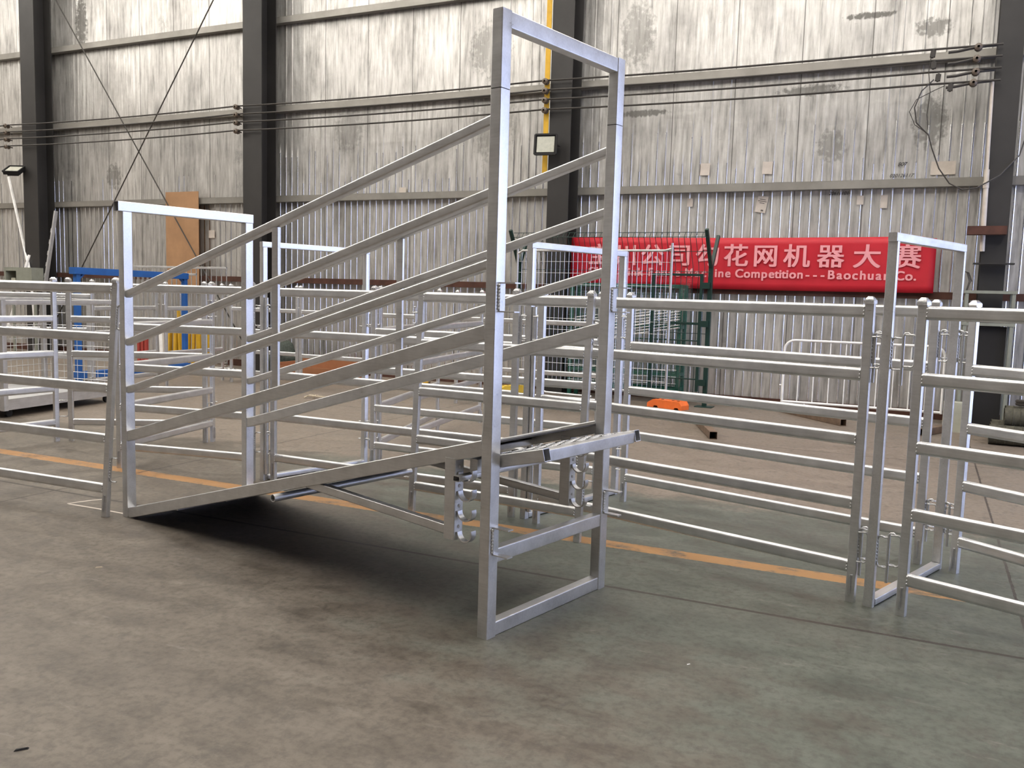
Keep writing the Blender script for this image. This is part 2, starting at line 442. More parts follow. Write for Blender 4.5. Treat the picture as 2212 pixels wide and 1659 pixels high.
# ================================================================ POWER WIRES, INSULATORS, LIGHTS ON THE COLUMNS
WZ = [5.44, 5.28, 5.12, 4.95]
names4 = ['topmost', 'second from top', 'third from top', 'lowest']
for i, z in enumerate(WZ):
    pts = []
    sp = [-27.2, -20.3, -13.2, -6.26, .6]
    for s in range(4):
        sag = .08
        for t in range(8):
            f = t / 8.0
            pts.append(WP(sp[s] + (sp[s + 1] - sp[s]) * f, WALL - .72, z + .02 - sag * 4 * f * (1 - f) * .5))
    pts.append(WP(.72, WALL - .72, z))
    rod_thing('power_wire', pts, .016, 'wire', 'dark bare power wire strung along the back wall, %s of the four' % names4[i], 'wire', 'four power wires along the wall')
def insulator(a, n, z, label, tilt=0):
    t = thing('insulator', label, 'insulator', WP(a, n, z), AZ, 'insulators of the wall wires')
    mb = MB()
    prof = [(-.07, .018), (-.055, .05), (-.03, .055), (-.015, .032), (.015, .032), (.03, .055), (.055, .05), (.07, .018)]
    for (h0, r0), (h1, r1) in zip(prof[:-1], prof[1:]):
        n_ = 10
        vs = [(r0 * math.cos(2 * PI * k / n_), h0, r0 * math.sin(2 * PI * k / n_)) for k in range(n_)] + [(r1 * math.cos(2 * PI * k / n_), h1, r1 * math.sin(2 * PI * k / n_)) for k in range(n_)]
        mb.add(vs, [(k, (k + 1) % n_, n_ + (k + 1) % n_, n_ + k) for k in range(n_)])
    mb.build('knob', 'ceramic', t)
    mb = MB(); mb.rod((0, .05, 0), (0, .14, 0), .012); mb.build('bracket_pin', 'wire', t)
    return t
cn = ['left end column', 'second column from left', 'column with the yellow strip']
for ci, a in enumerate((-20.36, -13.19, -6.25)):
    for i, z in enumerate(WZ):
        insulator(a, WALL - .72, z, 'brown insulator beside the %s, %s of its four' % (cn[ci], names4[i]))
for i, (a, z) in enumerate([(.41, 5.42), (.40, 5.26), (.40, 5.08), (.38, 4.93)]):
    insulator(a, WALL - .72, z, 'round strain insulator left of the right column, %s of its four' % names4[i])
    mb = MB(); mb.box((-.035, -.03, -.045), (.035, .03, .045)); mb.box((-.015, -.035, -.055), (.015, .035, .055))
    o = mb.build('wire_clamp', 'wire'); o.location = WP([-.17, -.15, -.08, .09][i], WALL - .72, z - .04); o.rotation_euler = (0, .1, AZ)
    tag(o, 'black clamp on the wire near the right column, %s of four' % names4[i], 'clamp', 'wire clamps')
    rod_thing('wire_binding', [WP(.03, WALL - .73, z - .04), WP(.15, WALL - .73, z - .035), WP(.3, WALL - .73, z - .01), WP(.46, WALL - .72, z + .01), WP(.64, WALL - .66, z + .03)], .022, 'wire', 'thick dark taped wire end between clamp and right column, %s of four' % names4[i], 'wire', 'taped wire ends')
rod_thing('hanging_cable', [WP(-0.133, WALL - .74, 5.013), WP(-0.285, WALL - .76, 4.856), WP(-0.361, WALL - .76, 4.628), WP(-0.323, WALL - .75, 4.411), WP(-0.209, WALL - .74, 4.290), WP(-0.152, WALL - .74, 4.233), WP(-0.095, WALL - .74, 4.042), WP(0.019, WALL - .74, 3.747), WP(0.171, WALL - .74, 3.529), WP(0.342, WALL - .74, 3.434), WP(0.523, WALL - .74, 3.453), WP(0.811, WALL - .70, 3.629), WP(1.037, WALL - .6, 3.911), WP(1.160, WALL - .5, 4.409), WP(1.122, WALL - .5, 4.893)], .010, 'wire', 'dark cable hanging in a loop from the wires below the right column insulators', 'cable')
rod_thing('hanging_cable', [WP(0.019, WALL - .74, 4.917), WP(-0.114, WALL - .75, 4.858), WP(-0.342, WALL - .75, 4.744), WP(-0.428, WALL - .75, 4.573), WP(-0.342, WALL - .75, 4.383), WP(-0.190, WALL - .74, 4.271)], .006, 'wire', 'thin wire curling left from the lowest clamp near the right column', 'cable')
rod_thing('hanging_cable', [WP(-0.190, WALL - .74, 5.365), WP(-0.209, WALL - .74, 5.127), WP(-0.171, WALL - .74, 4.841), WP(-0.190, WALL - .74, 4.518), WP(-0.162, WALL - .74, 4.309)], .006, 'wire', 'thin wire dropping straight down from the topmost clamp near the right column', 'cable')
rod_thing('conduit_pipe', [WP(.625, WALL - .66, 4.95), WP(.645, WALL - .66, 3.7)], .022, 'pipe', 'upper length of white conduit pipe down the left edge of the right column', 'pipe', 'white conduit lengths')
mb = MB(); mb.path([WP(.645, WALL - .66, 3.72), WP(.665, WALL - .66, 2.56)], .034, 10); mb.path([WP(.646, WALL - .66, 3.55), WP(.648, WALL - .66, 3.46)], .041, 10)
tag(mb.build('conduit_pipe', 'pipe'), 'lower thicker length of yellowed conduit pipe at the right column', 'pipe', 'white conduit lengths')
mb = MB(); mb.box((-.09, -.02, 2.9), (-.0, .0, 10)); o = mb.build('cover_strip', 'yellow'); o.location = WP(-6.215, WALL - .62, 1.0); o.rotation_euler = (0, 0, AZ)
for v_ in o.data.vertices: v_.co.z = 2.85 if v_.co.z < 5 else 8.9
tag(o, 'yellow vertical strip along the left edge of the third column', 'strip')

def floodlight(a, n, z, rz, rx, label, s=1.0):
    t = thing('floodlight', label, 'floodlight', WP(a, n, z), AZ + rz, 'floodlights on the columns')
    hd = thing_part('lamp_head', t, (rx, 0, 0))
    return t
def thing_part(name, parent, rot): pass
def make_flood(a, n, z, rz, rx, label):
    t = thing('floodlight', label, 'floodlight', WP(a, n, z), AZ + rz, 'floodlights on the columns')
    R = Matrix.Rotation(rx, 4, 'X')
    def b(name, mat, fn, par=t):
        mb = MB(); fn(mb); mb.v = [tuple(R @ V(q)) for q in mb.v]; return mb.build(name, mat, par)
    def housing(mb):
        W, H = .19, .17
        mb.box((-W, -.02, -H), (W, .05, H)); mb.box((-W * .7, .05, -H * .7), (W * .7, .10, H * .7))
        for s in (-1, 1):
            mb.box((-W, -.045, s * H - .015), (W, -.02, s * H + .015)); mb.box((s * W - .015, -.045, -H), (s * W + .015, -.02, H))
    b('housing', 'black', housing)
    b('lens', 'lens', lambda mb: mb.box((-.155, -.030, -.135), (.155, -.022, .135)))
    mb = MB(); mb.rod((-.2, .03, 0), (-.2, .18, 0), .01); mb.rod((.2, .03, 0), (.2, .18, 0), .01); mb.rod((-.2, .18, 0), (.2, .18, 0), .01); mb.build('bracket', 'black', t)
    return t
make_flood(-6.15, WALL - .86, 4.34, .15, -.12, 'square floodlight on the third column beside its yellow strip')
make_flood(-20.02, WALL - .8, 4.38, .4, -1.05, 'floodlight tilted down at the left column near the photo edge')

# paper labels and board on the wall
def flat_card(name, a, z, w, h, mat, label, cat, rot=0, group=None, off=.03, th=.003):
    mb = MB(); mb.box((-w / 2, -th, -h / 2), (w / 2, 0, h / 2)); o = mb.build(name, mat, smooth=False)
    o.location = WP(a, WALL - off, z); o.rotation_euler = (0, rot, AZ)
    return tag(o, label, cat, group)
g = 'paper labels on the wall'
lb = flat_card('paper_label', -2.59, 3.35, .17, .27, 'paper', 'large tilted white paper label below the girt over the banner', 'label', .18, g)
mb = MB()
for zz, w in ((.08, .05), (.05, .07), (.02, .04)): mb.box((-w, -.005, zz - .004), (w, -.0035, zz + .004))
mb.box((.01, -.005, -.11), (.025, -.0035, -.085)); mb.box((.03, -.005, -.11), (.045, -.0035, -.085)); mb.build('print', 'black', lb, smooth=False)
for a, z, lab in [(-3.79, 3.40, 'small paper label left of the big tilted one'), (-2.53, 3.94, 'square paper label above the girt, over the tilted one'), (-3.56, 3.95, 'pale square label above the girt, left one of the pair'),
                  (-9.57, 3.70, 'pale label on the wall seen over the loading ramp rails'), (-1.07, 3.39, 'small pink label right of centre under the girt'), (-.72, 3.36, 'tall narrow pink label under the girt, nearest the right column')]:
    flat_card('paper_label', a, z, .10 if 'small' in lab or 'narrow' in lab else .16, .14 if 'small' in lab else .2, 'paper', lab, 'label', .03, g)
flat_card('paper_label', .08, 3.85, .34, .20, 'paper', 'wide pale pink paper label beside the right column', 'label', 0, g)
flat_card('paper_label', -14.55, 2.9, .17, .17, 'paper', 'square white paper right of the brown board', 'label', 0, g)
flat_card('plywood_board', -15.25, 2.75, .98, 2.15, 'wood', 'tall brown plywood board fixed upright on the left wall bay', 'board', 0, None, .20, .012)
# handwritten digits on the sheet
def text_mesh(cu, bold=0.0):
    """turn a text curve into plain mesh; bold repeats the outline slightly shifted"""
    tmp = bpy.data.objects.new('tmp', cu); C.objects.link(tmp)
    dg = bpy.context.evaluated_depsgraph_get(); me0 = bpy.data.meshes.new_from_object(tmp.evaluated_get(dg))
    bpy.data.objects.remove(tmp)
    vs = [v_.co.copy() for v_ in me0.vertices]; fs = [tuple(p.vertices) for p in me0.polygons]
    mb = MB()
    for k, (dx, dy) in enumerate(((0, 0), (-bold, -bold * .6), (bold, -bold * .6), (-bold, bold * .6), (bold, bold * .6)) if bold else ((0, 0),)):
        mb.add([(v_.x + dx, v_.y + dy, v_.z + k * .00015) for v_ in vs], fs)
    me = bpy.data.meshes.new(cu.name); me.from_pydata(mb.v, [], mb.f); me.materials.append(cu.materials[0]); me.update()
    return me
def scribble(a, z, txt, s, label):
    cu = bpy.data.curves.new('handwriting', 'FONT'); cu.body = txt; cu.size = s; cu.extrude = .001; cu.shear = .3
    cu.align_x = 'CENTER'; cu.materials.append(M['black'])
    o = bpy.data.objects.new('handwriting', text_mesh(cu)); C.objects.link(o)
    o.matrix_world = Matrix.Translation(WP(a, WALL - .028, z)) @ Matrix.Rotation(AZ, 4, 'Z') @ Matrix.Rotation(PI / 2, 4, 'X')
    tag(o, label, 'writing')
scribble(-1.4, 3.48, '20611101', .075, 'small handwritten digits on the wall sheet below the girt')
scribble(-.50, 3.73, '020126117', .075, 'handwritten digits just above the girt near the right column')
scribble(-.50, 3.90, '807', .085, 'short handwritten mark above the row of digits near the right column')

# ================================================================ BANNER
bt = thing('banner', 'red cloth banner with pale Chinese and English lettering on the wall', 'banner', WP(-2.9, WALL - .20, 2.38), AZ)
mb = MB(); nx, nz = 60, 8; W_, H_ = 5.94, .86
vs = []
for j in range(nz + 1):
    for i in range(nx + 1):
        xx = -W_ / 2 + W_ * i / nx; zz = -H_ / 2 + H_ * j / nz
        sag = .02 * math.sin(PI * i / nx) * (-1 if j > nz / 2 else -.6)
        yy = .008 * math.sin(xx * 2.3 + zz * 3) + .006 * math.sin(xx * 5.1 - zz * 4)
        if i > nx - 2 and j > nz - 2: zz -= .03
        vs.append((xx, yy, zz + sag))
fs = [(j * (nx + 1) + i, j * (nx + 1) + i + 1, (j + 1) * (nx + 1) + i + 1, (j + 1) * (nx + 1) + i) for j in range(nz) for i in range(nx)]
mb.add(vs, fs); o = mb.build('cloth', 'banner', bt); sd = o.modifiers.new('s', 'SOLIDIFY'); sd.thickness = .004
def letter(txt, a, z, size, name, off=0.0, sxx=1.0):
    cu = bpy.data.curves.new(name, 'FONT'); cu.body = txt; cu.size = size; cu.extrude = .0015
    cu.align_x = 'CENTER'; cu.materials.append(M['pink'])
    me = text_mesh(cu, off)
    o = bpy.data.objects.new(name, me); C.objects.link(o); o.parent = bt
    o.matrix_local = Matrix.Translation((a + 2.9, -.022, z - 2.38)) @ Matrix.Rotation(PI / 2, 4, 'X') @ Matrix.Diagonal((sxx, 1, 1, 1))
    return o
for ch, a in zip('宝川公司勾花网机器大赛', (-5.33, -4.83, -4.36, -3.88, -3.40, -2.93, -2.45, -1.96, -1.44, -.90, -.33)):
    letter(ch, a, 2.355, .39, 'chinese_character', .0075, 1.08)
eng = 'Chain Link Fence Machine Competition---Baochuan Co.'
cu_len = 5.36; k = len(eng)
# widths for hand spacing: narrow letters take less room
wd = [(.45 if ch in 'iltI.j' else .5 if ch in 'rf ' else 1.35 if ch in 'mMW' else 1.15 if ch in 'CBFLw' else .95) for ch in eng]
tot = sum(wd); pos = -5.53
for ch, w in zip(eng, wd):
    ww = cu_len * w / tot
    if ch not in ' ':
        letter(ch, pos + ww / 2, 2.14, .195, 'letter', .006, 1.0)
    pos += ww

# ================================================================ LIVESTOCK PANELS
RAILZ = [.2125, .5875, .967, 1.3475, 1.7125]
def ovalsec(w=.042, h=.076):
    return rrect(w, h, .0205, 5)
_pm = {}
def panel_meshes(L):
    if L in _pm: return _pm[L]
    d = {}
    mb = MB(); mb.tube((0, 0, 0), (0, 0, 1.765), .054, .038, .006, 2, up=(0, 1, 0)); d['post'] = mb.mesh('post', 'galv')
    mb = MB(); h = .028
    mb.add([(-h, -h, 1.755), (h, -h, 1.755), (h, h, 1.755), (-h, h, 1.755), (-h, -h, 1.775), (h, -h, 1.775), (h, h, 1.775), (-h, h, 1.775), (-.012, -.012, 1.797), (.012, -.012, 1.797), (.012, .012, 1.797), (-.012, .012, 1.797)],
           [(0, 1, 5, 4), (1, 2, 6, 5), (2, 3, 7, 6), (3, 0, 4, 7), (4, 5, 9, 8), (5, 6, 10, 9), (6, 7, 11, 10), (7, 4, 8, 11), (8, 9, 10, 11), (3, 2, 1, 0)])
    d['post_cap'] = mb.mesh('post_cap', 'weld')
    mb = MB(); mb.path([(0, -.026, .045), (0, -.031, .05), (0, -.031, .155), (0, -.026, .165), (.012, -.027, .165)], .0045, 5); mb.box((-.012, -.0262, .03), (-.004, -.0255, .16))
    d['foot_pin'] = mb.mesh('foot_pin', 'zinc')
    mb = MB(); mb.section_bar((.024, 0, 0), (L - .024, 0, 0), ovalsec())
    d['rail'] = mb.mesh('rail', 'galv')
    # weld collars
    mb = MB()
    for s in (-1, 1):
        for zz in (-.02, 0, .02): mb.beads((0, s * .021, zz), (0, s * .021, zz + .001), 1, .006)
    d['weld'] = mb.mesh('weld_bead', 'weld')
    mb = MB()   # C shaped lug bent from round bar, arms pointing outwards (+x)
    mb.path([(.062, 0, .088), (.045, 0, .090), (.034, 0, .084), (.029, 0, .07), (.029, 0, -.07), (.034, 0, -.084), (.045, 0, -.090), (.062, 0, -.088)], .006, 6)
    for zz in (.088, -.088):
        ring = [(.073 + .013 * math.cos(t * PI / 5), .013 * math.sin(t * PI / 5), zz) for t in range(11)]
        mb.path(ring, .005, 6)
    mb.beads((.027, -.006, -.07), (.027, -.006, .07), 7, .0065)
    d['lug'] = mb.mesh('hinge_lug', 'zinc')
    _pm[L] = d
    return d
def panel(p, az, L, label, lean=0.0, lugs=(1, 1), post_lab=None, lug_dz=0.0):
    """p = foot of the left post, az = heading in degrees, lean = tilt away from the viewer (degrees)"""
    d = panel_meshes(L)
    t = thing('livestock_panel', label, 'livestock panel', (p[0], p[1], 0), 0, 'galvanized livestock panels')
    t.rotation_euler = (math.radians(-lean), 0, math.radians(az))
    for i, x in enumerate((0, L)):
        q = reuse('post', d['post'], t); q.location = (x, 0, 0)
        c = reuse('post_cap', d['post_cap'], q); reuse('foot_pin', d['foot_pin'], q)
        if lugs[i]:
            for z in (1.50 + lug_dz, .36 + lug_dz):
                l = reuse('hinge_lug', d['lug'], t); l.location = (x, 0, z)
                l.rotation_euler = (0, 0, PI if i == 0 else 0)
    for z in RAILZ:
        q = reuse('rail', d['rail'], t); q.location = (0, 0, z)
        for x in (.028, L - .028):
            w = reuse('weld_bead', d['weld'], q); w.location = (x, 0, 0)
    return t
def end(p, az, L): return (p[0] + L * math.cos(math.radians(az)), p[1] + L * math.sin(math.radians(az)))
# near row
panel((2.245, 4.850), -47.5, 2.42, 'nearest five-rail panel at the right edge, right of the walk-through frame')
panel((.215, 6.655), -41.1, 2.42, 'five-rail panel between the loading ramp and the right walk-through frame, near row')
panel((-2.150, 7.896), -26.2, 2.42, 'five-rail panel directly behind the loading ramp, running from the left walk-through frame')
panel((-3.715, 8.265), -16.5, 1.44, 'short five-rail panel seen through the low end frame of the ramp')
panel((-5.25, 7.448), -23.5, 2.42, 'five-rail panel at the left edge leaning beside the low end of the ramp', lean=4.5)
panel((-.775, 6.900), -30.0, 1.47, 'short leaning panel behind the tall end of the ramp', lean=3.2)
# far row
panel((.985, 7.470), -41.3, 2.42, 'five-rail panel of the far row behind the near right panel')
panel((2.965, 5.690), -62.0, 2.42, 'rear five-rail panel at the right edge, behind the nearest one')
panel((-1.375, 8.700), -25.0, 2.36, 'far row panel between the two frames behind the ramp')
# pens behind
panel((-3.70, 8.36), 77, 1.50, 'short cross panel heading away from the ramp low end, seen obliquely')
panel((-4.86, 9.63), 5.5, 1.44, 'short panel facing the viewer at the far end of the oblique cross panel')
panel((-5.70, 8.25), 62, 1.50, 'short oblique panel at far left in front of the wheeled cage')
panel((-6.57, 13.75), 74.5, 1.50, 'distant oblique panel left of the yellow plates')
panel((-5.90, 14.95), 71, 1.50, 'distant short panel in front of the yellow plates')
panel((-5.16, 16.10), -24, 1.48, 'distant short panel behind the low end frame of the ramp')
panel((-3.68, 15.25), -25, 2.42, 'distant panel facing the viewer, in front of the rusty box')
panel((-.89, 13.93), -25, 2.42, 'distant panel in front of the wire mesh fence panel')
panel((-1.34, 8.86), 80, 2.30, 'oblique cross panel heading away behind the short leaning panel')
panel((-1.06, 9.62), 74.5, 2.35, 'second oblique cross panel, just right of the other one behind the ramp')

# ---------------------------------------------------------------- walk-through frames
def gate_frame(p, az, W, label, H=2.13, pipe=False, lw=.048):
    t = thing('walk_through_frame', label, 'gate frame', (p[0], p[1], 0), math.radians(az), 'tall walk-through frames')
    w = .05
    for x, s in ((0, 1), (W, -1)):
        mb = MB(); mb.section_bar((x, 0, 0), (x, 0, H - w / 2), rrect(.056, lw, .004, 1), up=(1, 0, 0))
        mb.build('leg', 'galv', t)
    mb = MB(); mb.tube((-w / 2, 0, H), (W + w / 2, 0, H), .05, w, .004, 1); mb.build('top_beam', 'galv', t)
    mb = MB(); mb.tube((w / 2, 0, .025), (W - w / 2, 0, .025), .06, .04, .004, 1); mb.build('base_bar', 'galv', t)
    if pipe:
        mb = MB(); mb.rod((0, -.046, .06), (0, -.046, 1.66), .019, 12, .003); mb.build('slide_pipe', 'galv', t)
    me = panel_meshes(2.42)['lug']
    for x in (0, W):
        for z in (1.48, .34):
            for s in (-1, 1):
                l = reuse('hinge_lug', me, t); l.location = (x, 0, z); l.rotation_euler = (0, 0, s * PI / 2)
    return t
gate_frame((2.115, 4.985), 45.5, 1.10, 'right walk-through frame standing between the two right panels', lw=.034)
gate_frame((.125, 6.800), 49.5, 1.26, 'middle walk-through frame behind the tall end of the ramp', pipe=True)
gate_frame((-2.245, 7.915), 49.0, 1.17, 'left walk-through frame behind the low end of the ramp', pipe=True)
# drop pins in the lugs
pm = MB(); pm.path([(.030, 0, .118), (.022, 0, .126), (.008, 0, .124), (0, 0, .110), (0, 0, -.165)], .0085, 8)
pmesh = pm.mesh('drop_pin', 'zinc')
def pin(x, y, z, rz, label):
    o = bpy.data.objects.new('drop_pin', pmesh); C.objects.link(o); o.location = (x, y, z); o.rotation_euler = (0, 0, rz)
    tag(o, label, 'drop pin', 'drop pins joining the panels')
def pins_at(x, y, rz, where):
    pin(x, y, 1.47, rz, 'bent-top upper drop pin %s' % where); pin(x, y, .33, rz, 'bent-top lower drop pin %s' % where)
pins_at(2.070, 5.040, -.4, 'left of the right walk-through frame')
pins_at(2.178, 4.918, -.6, 'right of the right walk-through frame')
pins_at(2.830, 5.835, -.5, 'left of the rear leg of the right frame')
pins_at(2.920, 5.725, 2.0, 'right of the rear leg of the right frame')
pins_at(.058, 6.808, .3, 'left of the middle walk-through frame')
pins_at(.175, 6.735, .3, 'right of the middle walk-through frame')
pins_at(.945, 7.700, .3, 'at the rear leg of the middle frame')
pins_at(-2.200, 7.900 - .06, .3, 'right of the left walk-through frame')
pins_at(-1.420, 8.760, .3, 'at the rear leg of the left frame')

# ================================================================ LOADING RAMP
au = math.radians(142.0)
RT = thing('loading_ramp', 'large galvanized cattle loading ramp with tall end frame, sloping side rails and low end frame', 'loading ramp', (-.097, 4.315, 0), au)
# local: x = towards the low end, y -> flipped: v (across) = -y
def P_(u, v, z): return (u, -v, z)
def rb(name, p0, p1, w, h, up=(0, 0, 1), mat='galv', r=.006, hollow=False, parent=None, label=None):
    mb = MB(); mb.tube(P_(*p0), P_(*p1), w, h, r, 2, up=up, hollow=hollow)
    o = mb.build(name, mat, parent or RT)
    if label: o['label'] = label
    return o
VF = 1.085   # centre line of the far side
VN = .0375
def beads(parent, p0, p1, n, r=.006):
    mb = MB(); mb.beads(P_(*p0), P_(*p1), n, r); mb.build('weld_bead', 'weld', parent)
for v in (VN, VF):
    q = rb('tall_post', (.0275, v, 0), (.0275, v, 2.729), .075, .065, up=(1, 0, 0))
    e = rb('post_extension', (.0275, v, 2.733), (.0275, v, 3.10), .075, .065, up=(1, 0, 0))
    mb = MB(); mb.box(P_(-.002, v + .033, 2.7285), P_(.057, v - .033, 2.7335)); mb.build('splice', 'black', q, smooth=False)
    # channel brackets with ears and a weld bead on the outward face
    for z in (1.735, .51 if v < .5 else .535):
        mb = MB(); z0 = z - .07; z1 = z + .07
        mb.box(P_(-.012, v + .030, z0), P_(-.005, v - .010, z1))
        for zz in (z0, z1):
            mb.box(P_(-.105, v + .030, zz - .003), P_(-.005, v - .012, zz + .003))
        mb.build('lug_bracket', 'galv', q, smooth=False)
        beads(q, (-.009, v - .016, z0 + .005), (-.009, v - .016, z1 - .005), 8, .0085)
rb('top_beam', (.03, .075, 3.06), (.03, VF - .0375, 3.06), .06, .08)
rb('middle_beam', (.03, .075, .425), (.03, VF - .0375, .425), .06, .075)
rb('bottom_beam', (.03, .075, .0375), (.03, VF - .0375, .0375), .06, .075)
# side rails
for v, (ul, ur) in ((VN, (3.52, .06)), (VF, (3.52, .06))):
    for (zl, zr, h) in ((1.684, 2.589, .052), (1.33, 2.241, .052), (.977, 1.896, .052), (.629, 1.562, .076)):
        s = (zr - zl) / (3.47 - .058)
        q = rb('side_rail', (ul, v, zl - s * (ul - 3.47)), (ur, v, zr), .05 if h < .06 else .06, h, r=.010 if h < .06 else .007)
    s = .962 / 3.45
    q = rb('floor_beam', (3.515, v, .032), (.06, v, .98), .06, .078)
    # end frame post, stanchion
    rb('low_post', (3.545, v, 0), (3.545, v, 2.270), .075, .068, up=(1, 0, 0))
    rb('stanchion', (1.75, v - .012 if v < .5 else v, 1.13), (1.75, v - .012 if v < .5 else v, 2.115), .02, .058, up=(1, 0, 0), r=.003)
rb('low_top_beam', (3.545, -.03, 2.307), (3.545, VF + .0375, 2.307), .068, .073, hollow=True)
rb('low_sill', (3.545, .075, .035), (3.545, VF - .0375, .035), .06, .05)
# deck
mb = MB(); s = .962 / 3.45
def dz(u): return .98 - s * (u - .06)
vs = [P_(3.5, .068, dz(3.5) + .02), P_(.06, .068, dz(.06) + .02), P_(.06, VF - .03, dz(.06) + .02), P_(3.5, VF - .03, dz(3.5) + .02)]
vs += [(x, y, z - .008) for x, y, z in vs]
mb.add(vs, [(0, 1, 2, 3), (7, 6, 5, 4), (0, 4, 5, 1), (1, 5, 6, 2), (2, 6, 7, 3), (3, 7, 4, 0)])
mb.build('deck_plate', 'mat_ply', RT, smooth=False)
rb('cross_tube', (.165, .068, .865), (.165, VF - .03, .865), .05, .075, mat='galv2')
for u in (.55, 1.15, 1.75, 2.35, 2.95):
    rb('cross_member', (u, .068, dz(u) - .012), (u, VF - .03, dz(u) - .012), .04, .04)
for k in range(11):
    u = 3.2 - k * .29
    mb = MB(); mb.box(P_(u - .012, VF - .06, dz(u) + .018), P_(u + .012, .1, dz(u) + .034)); mb.build('cleat', 'galv2', RT, smooth=False)
# height adjusting posts with cup hooks, braces, crossbar, axle pipe
for v in (VN, VF):
    q = rb('adjuster_post', (.271, v, .472), (.271, v, .90), .07, .074, up=(1, 0, 0))
    for z in (.845, .745, .640, .530):
        mb = MB(); R_ = .052; cu_, cz = .18, z - .012
        ang = [PI * (0.02 + t / 12.0 * 1.08) for t in range(13)]
        outer = [(cu_ + R_ * math.cos(a_), cz - R_ * math.sin(a_)) for a_ in ang]
        inner = [(cu_ + (R_ - .007) * math.cos(a_), cz - (R_ - .007) * math.sin(a_)) for a_ in ang]
        vs = []
        for (uu, zz), (u2, z2) in zip(outer, inner):
            vs += [P_(uu, v - .018, zz), P_(uu, v + .018, zz), P_(u2, v + .018, z2), P_(u2, v - .018, z2)]
        fs = []
        for t in range(12):
            for k_ in range(4):
                fs.append((t * 4 + k_, t * 4 + (k_ + 1) % 4, t * 4 + 4 + (k_ + 1) % 4, t * 4 + 4 + k_))
        fs += [(0, 1, 2, 3), (51, 50, 49, 48)]
        mb.add(vs, fs)
        mb.beads(P_(.236, v, z + .01), P_(.236, v, z + .012), 1, .011)
        mb.build('cup_hook', 'galv2', q)
    mb = MB(); mb.tube(P_(1.52, v, .585), P_(.31, v, .515), .045, .05, .005, 1); mb.build('brace', 'galv', RT)
rb('crossbar', (.205, -.02, .805), (.205, VF + .05, .805), .045, .030, hollow=True)
mb = MB(); mb.rod(P_(1.68, -.05, .462), P_(1.68, VF + .06, .462), .024, 16, .004); mb.build('axle_pipe', 'galv2', RT)
# gangway platform: side tubes with open ends, end beam, expanded metal
PU = -.235
for v in (.112, .985):
    mb = MB(); mb.tube(P_(.10, v, .888), P_(PU - .03, v, .976), .055, .064, .005, 2, hollow=True); q = mb.build('platform_side_tube', 'galv2', RT)
mb = MB(); mb.tube(P_(PU, .140, .966), P_(PU, .958, .966), .052, .062, .005, 2); mb.build('platform_end_beam', 'galv', RT)
mb = MB()
rows = 8
for i in range(rows):
    u0 = .045 - i * .034
    zz = .948 + (-u0) * .22
    for k in range(7):
        v0 = .14 + k * .13 + (.065 if i % 2 else 0)
        v1 = min(v0 + .13, .965)
        if v1 - v0 < .03: continue
        vm = (v0 + v1) / 2; lk = .028
        mb.tube(P_(u0, v0, zz), P_(u0, v0 + lk, zz), .007, .007, .001, 1)
        mb.tube(P_(u0, v0 + lk, zz), P_(u0 - .017, vm, zz + .004), .004, .007, .001, 1)
        mb.tube(P_(u0, v0, zz), P_(u0 - .017, vm - .065, zz + .004), .004, .007, .001, 1) if v0 > .2 else None
mb.build('expanded_metal_grating', 'weld', RT)
# chalk stroke on the tall post
mb = MB(); mb.path([P_(.050, -.0012, 1.205), P_(.048, -.0012, 1.14), P_(.053, -.0012, 1.08), P_(.058, -.0012, 1.02)], .0035, 4); mb.build('chalk_mark', 'white', RT)

# ================================================================ WHEELED CAGE at far left
CT = thing('cage_trolley', 'low galvanized cage trolley with mesh sides and flat deck at far left', 'trolley', (-6.42, 11.05, 0), math.radians(74))
def cb(name, p0, p1, w=.06, h=.06, mat='galv2', par=None, **k):
    mb = MB(); mb.tube(p0, p1, w, h, .006, 1, **k); return mb.build(name, mat, par or CT)
CL, CW = 2.05, 1.35     # x = along, y = away to the left
mb = MB(); mb.box((0, 0, .10), (CL, CW, .24)); mb.build('deck', 'galv2', CT, smooth=False)
for (x, y) in ((0, 0), (CL, 0), (CL, CW), (0, CW), (CL * .5, CW)):
    cb('corner_post', (x, y, .1), (x, y, 1.50), .07, .07, up=(1, 0, 0))
for z in (.62, .98, 1.47):
    cb('side_rail', (0, CW, z), (CL, CW, z)); cb('end_rail', (CL, 0, z), (CL, CW, z)); cb('end_rail', (0, 0, z), (0, CW, z))
cb('top_rail', (0, 0, 1.47), (CL, 0, 1.47))
mb = MB()
for k in range(21): mb.rod((CL * k / 20, CW, .26), (CL * k / 20, CW, 1.10), .005, 4)
for k in range(9): mb.rod((0, CW, .3 + k * .1), (CL, CW, .3 + k * .1), .005, 4)
for k in range(12): mb.rod((CL, CW * k / 11, .26), (CL, CW * k / 11, 1.10), .005, 4)
for k in range(9): mb.rod((CL, 0, .3 + k * .1), (CL, CW, .3 + k * .1), .005, 4)
mb.build('wire_mesh', 'galv2', CT)
for (x, y) in ((.15, .1), (CL - .15, .1), (.15, CW - .1), (CL - .15, CW - .1)):
    mb = MB(); mb.rod((x, y - .02, .05), (x, y + .02, .05), .05, 16); mb.build('wheel', 'black', CT)
